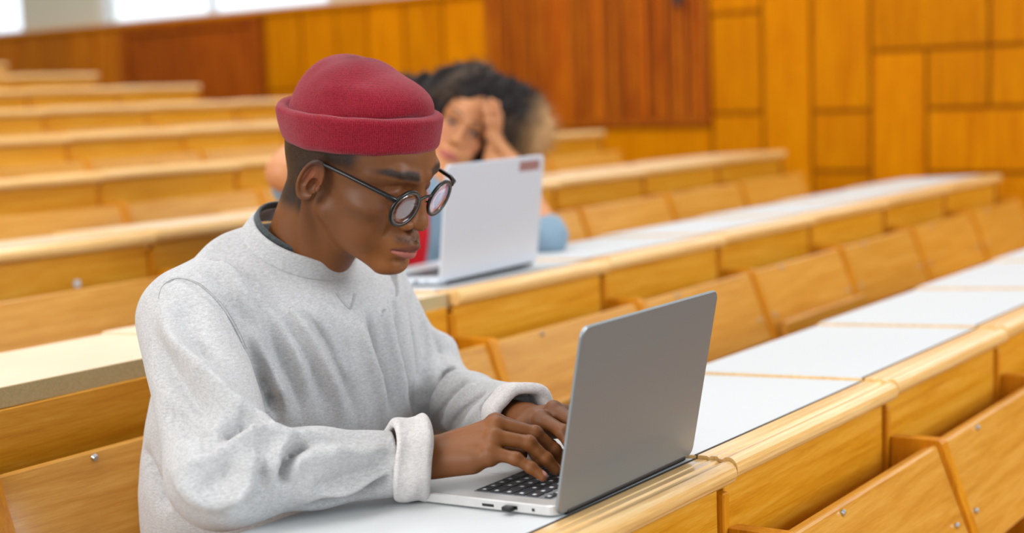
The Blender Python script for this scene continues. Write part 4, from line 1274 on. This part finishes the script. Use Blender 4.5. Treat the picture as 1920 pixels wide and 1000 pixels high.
KNIT = knit_mat('red_knit')
M_HT = Matrix([list(map(float, HT_R[:, i])) + [float(HT_O[i] - (1.40, 1.40, 0)[i])] for i in range(3)] + [[0, 0, 0, 1]])
V, F = sdf_net(lambda p: smax(dome_sdf(p), -p[:, 2] - .005, .004), (-.11, -.13, -.03), (.11, .13, .13), .0022)
hat = link('knit_hat', np_mesh('knit_hat', V, F, KNIT), None, man); hat.matrix_local = M_HT
hat['label'] = 'raspberry red knit beanie'
V, F = sdf_net(cuff_hat, (-.125, -.14, -.05), (.125, .14, .05), .0018)
link('hat_cuff', np_mesh('hat_cuff', V, F, KNIT), None, hat)['label'] = 'folded ribbed cuff'
M_HD = Matrix([[float(H_R[r, i]) * H_S for r in range(3)] + [float(H_O[i] - (1.40, 1.40, 0)[i])] for i in range(3)] + [[0, 0, 0, 1]])

# ---- glasses ----------------------------------------------------------------------
GX = .0035
GBLK = plain('black_acetate', srgb(8, 8, 8), .3, coat=.15, namt=0, spec=.4)
GCLR = plain('smoky_acetate', srgb(92, 86, 80), .3, nscale=300, namt=.4, coat=.2)
gls = MB()
for s in (-1, 1):
    ring = [(s * (.0370 + .0255 * math.cos(a)) + GX, .1085 - abs(.0255 * math.cos(a) + .0370) ** 2 * 1.2 + .0045, .0075 + .0230 * math.sin(a)) for a in [2 * math.pi * k / 40 for k in range(40)]]
    gls.tube(ring, .0023, 8, closed=True)
brg = [(-.0135, .1118, .0150), (-.005, .1135, .0180), (.005, .1135, .0180), (.0135, .1118, .0150)]
gls.tube(brg, .0017, 8)
glasses = link('glasses', gls.mesh('glasses', GBLK), None, man); glasses.matrix_local = M_HD
glasses['label'] = 'round thin black-rimmed glasses'
for s in (-1, 1):
    rm = MB()
    ring = [(s * (.0370 + .0238 * math.cos(a)) + GX, .1095 - abs(.0238 * math.cos(a) + .0370) ** 2 * 1.2 + .0045, .0075 + .0213 * math.sin(a)) for a in [2 * math.pi * k / 40 for k in range(40)]]
    rm.tube(ring, .0009, 6, closed=True); rm.build('inner_rim', GCLR, glasses)
    tm = MB().tube([(s * .0585, .1080, .0200), (s * .0650, .1060, .0230), (s * .0685, .098, .0245), (s * .0755, .045, .0245), (s * .0790, .0, .0225), (s * .0780, -.014, .014), (s * .0765, -.024, -.006)], [.0028, .0034, .0030, .0026, .0024, .0022, .0022], 10)
    tm.build('temple', GBLK, glasses)
    MB().tube([(s * .011, .110, .006), (s * .0125, .104, .003)], .0014, 6).build('nose_pad', GCLR, glasses)
    m, nt, b = newmat('coated_lens')
    b.inputs['Base Color'].default_value = (.93, .80, .92, 1); b.inputs['Transmission Weight'].default_value = 1
    b.inputs['Roughness'].default_value = .01; b.inputs['IOR'].default_value = 1.03
    b.inputs['Coat Weight'].default_value = 1; b.inputs['Coat IOR'].default_value = 1.9; b.inputs['Coat Roughness'].default_value = .04
    lv = [(s * .0370 + GX, .1105 - .0370 ** 2 * 1.2 + .0042, .0075)]
    N = 32
    for rr in (.5, 1.0):
        for k in range(N):
            a = 2 * math.pi * k / N
            x = .0240 * rr * math.cos(a); lv.append((s * (.0370 + x) + GX, .1105 - (x + .0370) ** 2 * 1.2 + .0030 + .0012 * (1 - rr * rr), .0075 + .0215 * rr * math.sin(a)))
    lf = [(0, 1 + k, 1 + (k + 1) % N) for k in range(N)] + [(1 + k, 1 + N + k, 1 + N + (k + 1) % N, 1 + (k + 1) % N) for k in range(N)]
    n0 = len(lv)
    back = [(x, y - .0016, z) for x, y, z in lv]
    lf2 = [tuple(i + n0 for i in f[::-1]) for f in lf]
    rim_ = [(1 + N + k, n0 + 1 + N + k, n0 + 1 + N + (k + 1) % N, 1 + N + (k + 1) % N) for k in range(N)]
    if s > 0: lf = [f[::-1] for f in lf]; lf2 = [f[::-1] for f in lf2]; rim_ = [f[::-1] for f in rim_]
    MB().add(lv + back, lf + lf2 + rim_, True).build('lens', m, glasses)
# ================================================================== laptops
ALU = plain('silver_aluminium', srgb(146, 150, 152), .42, metal=.6, nscale=700, namt=.03)
ALUW = plain('pale_aluminium', srgb(206, 212, 222), .45, metal=.25, nscale=300, namt=.02)
KEYM = plain('dark_keys', srgb(44, 46, 50), .45, namt=.1)
WELL = plain('key_well', srgb(120, 122, 126), .5)
SCRN = plain('dark_screen', srgb(12, 13, 16), .12)
BLKP = plain('black_plastic', srgb(20, 20, 22), .4)
LEG_ = plain('key_legend', srgb(220, 222, 226), .6)


def rrect(x0, y0, x1, y1, r, n=5):
    pts = []
    for cx, cy, a0 in ((x1 - r, y1 - r, 0), (x0 + r, y1 - r, 90), (x0 + r, y0 + r, 180), (x1 - r, y0 + r, 270)):
        for k in range(n + 1):
            a = math.radians(a0 + 90 * k / n); pts.append((cx + r * math.cos(a), cy + r * math.sin(a)))
    return pts


def slab(mb, pts, z0, z1, b=.0008, mi=0):
    """rounded plate with a small bevel"""
    n = len(pts); cx = sum(p[0] for p in pts) / n; cy = sum(p[1] for p in pts) / n
    ins = lambda k: [(p[0] - math.copysign(min(k, abs(p[0] - cx)), p[0] - cx), p[1] - math.copysign(min(k, abs(p[1] - cy)), p[1] - cy)) for p in pts]
    rings = [(ins(b), z0), (pts, z0 + b), (pts, z1 - b), (ins(b), z1)]
    vs = [(x, y, z) for ring, z in rings for x, y in ring]
    fs = [(i * n + k, i * n + (k + 1) % n, (i + 1) * n + (k + 1) % n, (i + 1) * n + k) for i in range(3) for k in range(n)]
    mb.add(vs, fs, False, mi); mb.add(vs, [tuple(range(n))[::-1], tuple(range(3 * n, 4 * n))], False, mi)
    return mb


def laptop(name, W, D, LH, T, open_deg, alu, loc, rotz, tilt, label, group=None, badge=False, deck=None):
    """origin at the hinge line, left end; x along the hinge, +y towards the user"""
    r = empty(name, loc)
    r.rotation_euler = (tilt, 0, rotz)
    tag(r, label, 'laptop', group)
    base = slab(MB(), rrect(0, 0, W, D, .012), .0022, T, .0014).build('base', deck or alu, r)
    kx0, kx1, ky0, ky1 = W * .075, W * .925, D * .09, D * .56
    slab(MB(), rrect(kx0, ky0, kx1, ky1, .004), T - .0004, T + .0003, .0002).build('keyboard_well', WELL, base)
    kb = MB(); lg = MB()
    rows = 6; cols = 15
    ph = (ky1 - ky0 - .004) / rows; pw = (kx1 - kx0 - .004) / cols
    random.seed(3)
    for i in range(rows):
        c = 0
        while c < cols:
            wd_ = 1
            if i == rows - 1 and c == 4: wd_ = 5
            if c == 0 and i in (2, 3, 4): wd_ = 1.5
            if c + wd_ > cols: wd_ = cols - c
            x = kx0 + .002 + c * pw; y = ky0 + .002 + i * ph
            h = ph * (.6 if i == 0 else 1)
            slab(kb, rrect(x + .001, y + .001, x + wd_ * pw - .001, y + h - .001, .0014, 2), T + .0002, T + .0016, .0003)
            if wd_ < 3:
                xx = x + .004; yy_ = y + h * .35
                lg.add([(xx, yy_, T + .00166), (xx + .0045, yy_, T + .00166), (xx + .0045, yy_ + .0045, T + .00166), (xx, yy_ + .0045, T + .00166)], [(0, 1, 2, 3)])
            c += wd_
    kb = kb.build('keys', KEYM, base); kb['kind'] = 'stuff'
    lgo = lg.build('key_legends', LEG_, base); lgo['kind'] = 'stuff'
    slab(MB(), rrect(W * .33, D * .62, W * .67, D * .95, .003), T - .0002, T + .0002, .0001).build('touchpad', plain('touchpad_grey', srgb(186, 186, 186), .4), base)
    slab(MB(), rrect(W - .045, D - .022, W - .012, D - .008, .001, 1), T, T + .0003, .0001).build('palm_rest_sticker', WHITEP, base)
    for a0, a1, b0, b1 in ((.36, .43, .40, .62), (.22, .26, .40, .70), (.12, .135, .42, .66)):
        MB().box((-.0004, D * a0, T * b0), (.0006, D * a1, T * b1)).build('side_port', BLKP, base)
    for fx in (.04, W - .04):
        for fy in (.02, D - .03): MB().tube([(fx, fy, 0), (fx, fy, .003)], .007, 12, smooth=False).build('rubber_foot', BLKP, base)
    # lid, standing on the hinge, leaning away from the user
    lid = slab(MB(), rrect(0, 0, W, LH, .011), -.0022, .0026, .0012).build('lid', alu, r)
    a = math.radians(open_deg)
    lid.location = (0, .001, .0035); lid.rotation_euler = (a, 0, 0)
    slab(MB(), rrect(.004, .010, W - .004, LH - .004, .008), -.0026, -.0021, .0001).build('screen', SCRN, lid)
    MB().tube([(.02, 0, 0), (W - .02, 0, 0)], .0042, 10).build('hinge', BLKP, lid)
    if badge: MB().box((W - .095, LH - .030, .0024), (W - .018, LH - .009, .0032), .0003).build('badge', plain('reddish_badge', srgb(150, 108, 104), .4), lid)
    return r


# man's laptop: hinge at the far side from him, 0.302 m long, desk slopes down towards him
SLOPE = -.049
lap = laptop('laptop', .300, .236, .216, .0140, 104.2, ALU, (1.243, .8765, LZ - .0008), 0.0, SLOPE, 'open silver laptop on the front desk, seen from behind its lid, under the man\'s hands', deck=plain('light_aluminium', srgb(206, 204, 202), .36, metal=.4))
dg = MB().box((-.009, 0, 0), (.0, .013, .005), .001).build('usb_receiver', BLKP, None, (1.243, .932, .785))
tag(dg, 'small black plug in the side of the silver laptop nearest the photo\'s bottom edge', 'plug')
# ================================================================== the woman behind
WB = Vector((2.62, 2.22, RISE))
SKW = dict(base=srgb(196, 130, 84), lip=srgb(190, 98, 92), hair=srgb(34, 24, 20))
WH_O = V3(2.826, 2.235, 1.155)
_wp = math.radians(4)
_fw = Vector((-0.90, -0.62, -.05))     # she looks towards the camera, head leaning on her left hand
WH_R = frame(_fw, math.radians(31)); WH_R2 = frame(_fw, math.radians(20))
toLW = lambda P: (P - WH_O) @ WH_R.T
toWW = lambda p: np.asarray(p, dtype=np.float32) @ WH_R + WH_O
W_ELB = (2.768, 1.935, .900)


def whand(w, tips, spread):
    """hand joints: wrist, finger roots and tips given; bent slightly"""
    H = {'w': tuple(w)}
    for f, (m, t, bend) in tips.items():
        m = np.array(m); t = np.array(t); b = np.array(bend)
        H[f + '0'] = tuple(m); H[f + '1'] = tuple(m + (t - m) * .42 + b); H[f + '2'] = tuple(m + (t - m) * .72 + b * .8); H[f + '3'] = tuple(t)
    return H


def lw(*a): return (np.asarray([a], dtype=np.float32) @ WH_R2 + WH_O)[0]


WHL = whand((2.848, 2.105, 1.075), {
    'i': (lw(-.070, .098, .020), lw(-.038, .108, .088), lw(0, .008, 0) - lw(0, 0, 0)),
    'm': (lw(-.080, .084, .022), lw(-.050, .096, .098), lw(0, .008, 0) - lw(0, 0, 0)),
    'r': (lw(-.089, .068, .020), lw(-.064, .080, .095), lw(0, .008, 0) - lw(0, 0, 0)),
    'p': (lw(-.096, .052, .014), lw(-.078, .062, .074), lw(0, .006, 0) - lw(0, 0, 0))}, 0)
WHL['t0'] = tuple(lw(-.086, .080, -.038)); WHL['t1'] = tuple(lw(-.080, .086, -.016)); WHL['t2'] = tuple(lw(-.078, .090, .006))
WS_R = (2.455, 2.235, 1.010); WE_R = (2.120, 2.150, 1.098); WW_R = (2.320, 2.130, 1.262)
wr_ = np.array(WW_R); dv = np.array(lw(.12, -.02, .03)) - wr_; dv = dv / np.linalg.norm(dv)
sv = np.array((0, .6, -.8)) * .02
WHR = whand(WW_R, {f: (wr_ + dv * .085 + sv * o + (0, 0, .006), wr_ + dv * .155 + sv * o * 1.3 + (0, 0, .0), np.array((0, -.012, .012))) for f, o in (('i', -1.4), ('m', -.4), ('r', .6), ('p', 1.6))}, 0)
WHR['t0'] = tuple(wr_ + dv * .03 - sv * 1.5); WHR['t1'] = tuple(wr_ + dv * .06 - sv * 2.2); WHR['t2'] = tuple(wr_ + dv * .085 - sv * 2.5)


def whead(q):
    p = q.copy(); p[:, 0] = np.abs(q[:, 0])
    s = .96
    d = head_sdf(q / s * V3(1.02, 1, 1)) * s
    return d


def wopen(q):
    """open eyes: the ball shows between the lids"""
    return q


def wneck(P):
    a = toWW([(0, -.03, -.03)])[0]; b = toWW([(0, .005, -.06)])[0]
    d = smin(cap(P, tuple(a), (2.66, 2.26, 1.00), .048, .052), cap(P, tuple(b), (2.655, 2.235, .995), .038, .04), .03)
    return d


def wtorso(P, o=0.0):
    d = ell(P, (2.62, 2.26, .88), (.150 + o, .100 + o, .19 + o))
    d = smin(d, ell(P, (2.60, 2.27, .68), (.145 + o, .110 + o, .20)), .06)
    d = smin(d, cap(P, (2.485, 2.25, 1.015), (2.755, 2.25, .985), .045 + o), .05)
    return d


def wbody(P):
    m = smin(whead(toLW(P)), wneck(P), .014)
    return m


def warm(P, H, E, r=.030):
    return smin(hand_sdf(P, H), cap(P, H['w'], E, .0225, r), .010)


def wlow(P):
    d = wtorso(P)
    d = smin(d, cap(P, WS_R, WE_R, .045, .037), .03)
    d = smin(d, cap(P, (2.760, 2.25, .975), W_ELB, .044, .036), .03)
    for s in (-1, 1):
        d = smin(d, cap(P, (2.60 + s * .085, 2.32, .650), (2.60 + s * .11, 1.97, .645), .08, .06), .04)
        d = smin(d, cap(P, (2.60 + s * .11, 1.97, .645), (2.60 + s * .11, 2.0, .19), .056, .04), .02)
    return smin(d, wneck(P), .04)


def wcol(V):
    n = len(V)
    C = np.tile(V3(*SKW['base']), (n, 1))
    C = lerp(C, V3(*srgb(214, 148, 96)), .3 + .3 * vnoise(V, 25, 2))
    q = toLW(V); near = (np.abs(q) < .15).all(1)
    x = np.abs(q[:, 0]); y = q[:, 1]; z = q[:, 2]
    bz = .0395 + .0045 * np.sin((x - .012) / .040 * 2.5)
    bm = sstep(.0045 - np.abs(z - bz), 0, .003) * (x > .012) * sstep(.054 - x, 0, .01) * (y > .04)
    C = lerp(C, V3(*srgb(60, 38, 28)), near * bm * .85)
    # eyes: white, iris and pupil, lashes
    ex = x - .0315; ez = z - .0125
    op = (1 - (ex / .0125) ** 2) * .0052 - np.abs(ez)
    om = sstep(op, 0, .0012) * (y > .065)
    C = lerp(C, V3(*srgb(190, 176, 170)), near * om)
    C = lerp(C, V3(*srgb(40, 24, 18)), near * om * (np.sqrt(ex ** 2 + ez ** 2) < .0066))
    lid = np.exp(-((ez - (1 - (ex / .0135) ** 2) * .0062) / .0024) ** 2) * (np.abs(ex) < .0145) * (y > .06)
    C = lerp(C, V3(*srgb(44, 28, 22)), near * lid * .9)
    sh = np.exp(-((ex / .016) ** 2 + ((ez - .004) / .011) ** 2)) * (y > .06)
    C = lerp(C, V3(*srgb(120, 70, 48)), near * sh * .75 * (1 - om))
    lm = lip_mask(q * V3(1, 1, 1.0)) * near
    C = lerp(C, V3(*SKW['lip']), lm * .9)
    cheek = np.exp(-(((x - .045) / .02) ** 2 + ((z + .022) / .018) ** 2)) * (y > .03)
    C = lerp(C, V3(*srgb(214, 126, 96)), near * cheek * .4)
    return np.clip(C, 0, 1)


WSKIN = vcol('light_brown_skin', rough=.48, sss=.1, bump=.05, bscale=500, mottle=.03)
woman = empty('person', WB)
tag(woman, 'person with curly hair and blue denim shirt, head propped on one hand behind a laptop', 'person')
WBa = V3(*WB)
parts_ = [sdf_net(wbody, (2.62, 2.05, .96), (2.96, 2.36, 1.34), .0022),
          sdf_net(lambda P: warm(P, WHL, W_ELB), (2.66, 1.86, .84), (3.06, 2.22, 1.28), .0022),
          sdf_net(lambda P: warm(P, WHR, WE_R, .042), (2.02, 2.05, 1.00), (2.70, 2.34, 1.36), .003),
          sdf_net(lambda P: wlow(P) + .022, (2.00, 1.80, .10), (3.10, 2.50, 1.15), .012)]
V, F = join(parts_)
link('body', np_mesh('body', V - WBa, F, WSKIN, wcol(V.astype(np.float32))), None, woman)

DENIM = cloth_mat('light_denim', srgb(92, 118, 138), srgb(146, 168, 184))


def wshirt(P):
    d = wtorso(P, .012)
    d = smin(d, cap(P, WS_R, tuple(np.array(WS_R) * .12 + np.array(WE_R) * .88 + (0, 0, -.012)), .058, .056), .03)
    d = smin(d, cap(P, (2.760, 2.25, .975), (2.772, 1.955, .900), .054, .043), .03)
    d = smin(d, cap(P, (2.768, 1.937, .898), (2.776, 1.950, .912), .042, .041), .012)
    d = d - .0030 * vnoise(P, 38, 21) - .0015 * vnoise(P, 90, 22)
    # open front: the shirt hangs apart over a red top
    d = smax(d, np.where(P[:, 1] < 2.25, .026 - np.abs(P[:, 0] - 2.555 - (P[:, 2] - .9) * .25), -1), .006)
    d = smax(d, wneck(P) * -1 + .004, .004)
    d = smax(d, P[:, 2] - 1.085 - np.where(P[:, 0] < 2.45, 1, 0), .01)
    return smax(d, np.where(P[:, 1] < 2.04, (LZ + RISE - .012) - P[:, 2], -1), .004)


V, F = sdf_net(wshirt, (2.05, 1.84, .55), (3.00, 2.46, 1.20), .005)
ws = link('denim_shirt', np_mesh('denim_shirt', V - WBa, F, DENIM), None, woman)
V, F = sdf_net(lambda P: smax(wtorso(P, .005), np.abs(P[:, 0] - 2.555 - (P[:, 2] - .9) * .25) - .060, .005), (2.45, 2.08, .60), (2.75, 2.30, 1.08), .006)
link('red_top', np_mesh('red_top', V - WBa, F, cloth_mat('red_jersey', srgb(180, 10, 22), srgb(214, 24, 36))), None, woman)


def wtr(P):
    d = ell(P, (2.60, 2.32, .655), (.17, .13, .10))
    for s in (-1, 1):
        d = smin(d, cap(P, (2.60 + s * .085, 2.32, .650), (2.60 + s * .11, 1.97, .645), .088, .068), .04)
        d = smin(d, cap(P, (2.60 + s * .11, 1.97, .645), (2.60 + s * .11, 2.0, .20), .066, .055), .02)
    return d


V, F = sdf_net(wtr, (2.35, 1.85, .12), (2.85, 2.50, .75), .009)
link('trousers', np_mesh('trousers', V - WBa, F, cloth_mat('dark_denim', srgb(40, 46, 60), srgb(66, 74, 92))), None, woman)
for s in (-1, 1):
    V, F = sdf_net(lambda P: smax(smin(cap(P, (2.60 + s * .11, 2.01, .15), (2.60 + s * .12, 1.84, .137), .045, .036), cap(P, (2.60 + s * .11, 2.01, .155), (2.60 + s * .11, 2.0, .22), .043, .046), .03), (RISE + .004) - P[:, 2], .006), (2.40, 1.76, .06), (2.82, 2.10, .30), .007)
    link('shoe', np_mesh('shoe', V - WBa, F, WHITEP), None, woman)

# curly hair: a soft core and many small spiral curls standing off it
HAIRM, nt, b = newmat('curly_hair')
at = node(nt, 'ShaderNodeVertexColor'); at.layer_name = 'col'
nt.links.new(at.outputs[0], b.inputs['Base Color'])
b.inputs['Roughness'].default_value = .6; b.inputs['Specular IOR Level'].default_value = .25


def hair_core(P):
    q = toLW(P)
    d = ell(q, (0, -.030, .060), (.125, .110, .105))
    d = smin(d, ell(q, (-.095, -.030, .035), (.112, .095, .135)), .04)
    d = smin(d, ell(q, (.110, -.030, -.020), (.105, .090, .100)), .04)
    d = d - .008 * vnoise(P, 60, 31) - .004 * vnoise(P, 140, 32)
    face = ell(q, (0.002, .090, -.008), (.064, .075, .082))
    return smax(d, -face, .012)


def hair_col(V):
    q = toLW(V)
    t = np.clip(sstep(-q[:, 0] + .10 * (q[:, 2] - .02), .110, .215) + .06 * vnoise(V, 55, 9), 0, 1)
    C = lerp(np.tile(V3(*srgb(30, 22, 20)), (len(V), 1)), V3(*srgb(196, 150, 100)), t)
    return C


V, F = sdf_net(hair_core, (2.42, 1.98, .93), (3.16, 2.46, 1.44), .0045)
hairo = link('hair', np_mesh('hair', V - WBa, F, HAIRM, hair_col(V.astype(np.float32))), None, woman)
rs = np.random.RandomState(7)
e = .004
g_ = np.stack([hair_core((V + np.eye(3)[i] * e).astype(np.float32)) for i in range(3)], 1) - hair_core(V.astype(np.float32))[:, None]
g_ /= np.linalg.norm(g_, axis=1)[:, None] + 1e-9
q = toLW(V.astype(np.float32))
facing = (np.abs(q[:, 0]) < .07) & (q[:, 1] > .03) & (q[:, 2] < .06)
cand = np.where(~facing)[0]
sel = rs.choice(cand, 2600, replace=False)
Vs, Fs = [], []
K, S = 14, 3
for i in sel:
    o = V[i] - g_[i] * .006; dr = g_[i] + rs.normal(size=3) * .35; dr /= np.linalg.norm(dr)
    a = np.cross(dr, rs.normal(size=3)); a /= np.linalg.norm(a); b_ = np.cross(dr, a)
    L_ = rs.uniform(.018, .042); R_ = rs.uniform(.003, .0055); tn = rs.uniform(1.5, 3)
    n0 = len(Vs) * K * S
    t = np.linspace(0, 1, K)
    c = o + dr * (t * L_)[:, None] + a * (np.cos(t * tn * 6.283) * R_ * t)[:, None] + b_ * (np.sin(t * tn * 6.283) * R_ * t)[:, None] + np.array((0, 0, -.010)) * (t * t)[:, None]
    r = .0011 * (1.15 - t)
    ring = np.stack([c + (a * math.cos(k * 2.094) + b_ * math.sin(k * 2.094)) * r[:, None] for k in range(S)], 1).reshape(-1, 3)
    Vs.append(ring)
    for m in range(K - 1):
        for k in range(S):
            l = (k + 1) % S
            Fs.append((n0 + m * S + k, n0 + m * S + l, n0 + (m + 1) * S + l, n0 + (m + 1) * S + k))
Vc = np.concatenate(Vs)
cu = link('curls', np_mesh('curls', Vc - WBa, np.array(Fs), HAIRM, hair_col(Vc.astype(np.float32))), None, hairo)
cu['kind'] = 'stuff'

# her laptop on the second row desk
laptop('laptop', .352, .235, .232, .0150, 100, ALUW, (2.135, 1.762, LZ + RISE + .0012), math.radians(3.0), SLOPE,
       'pale silver laptop with a small reddish badge, in front of the curly-haired person', badge=True)
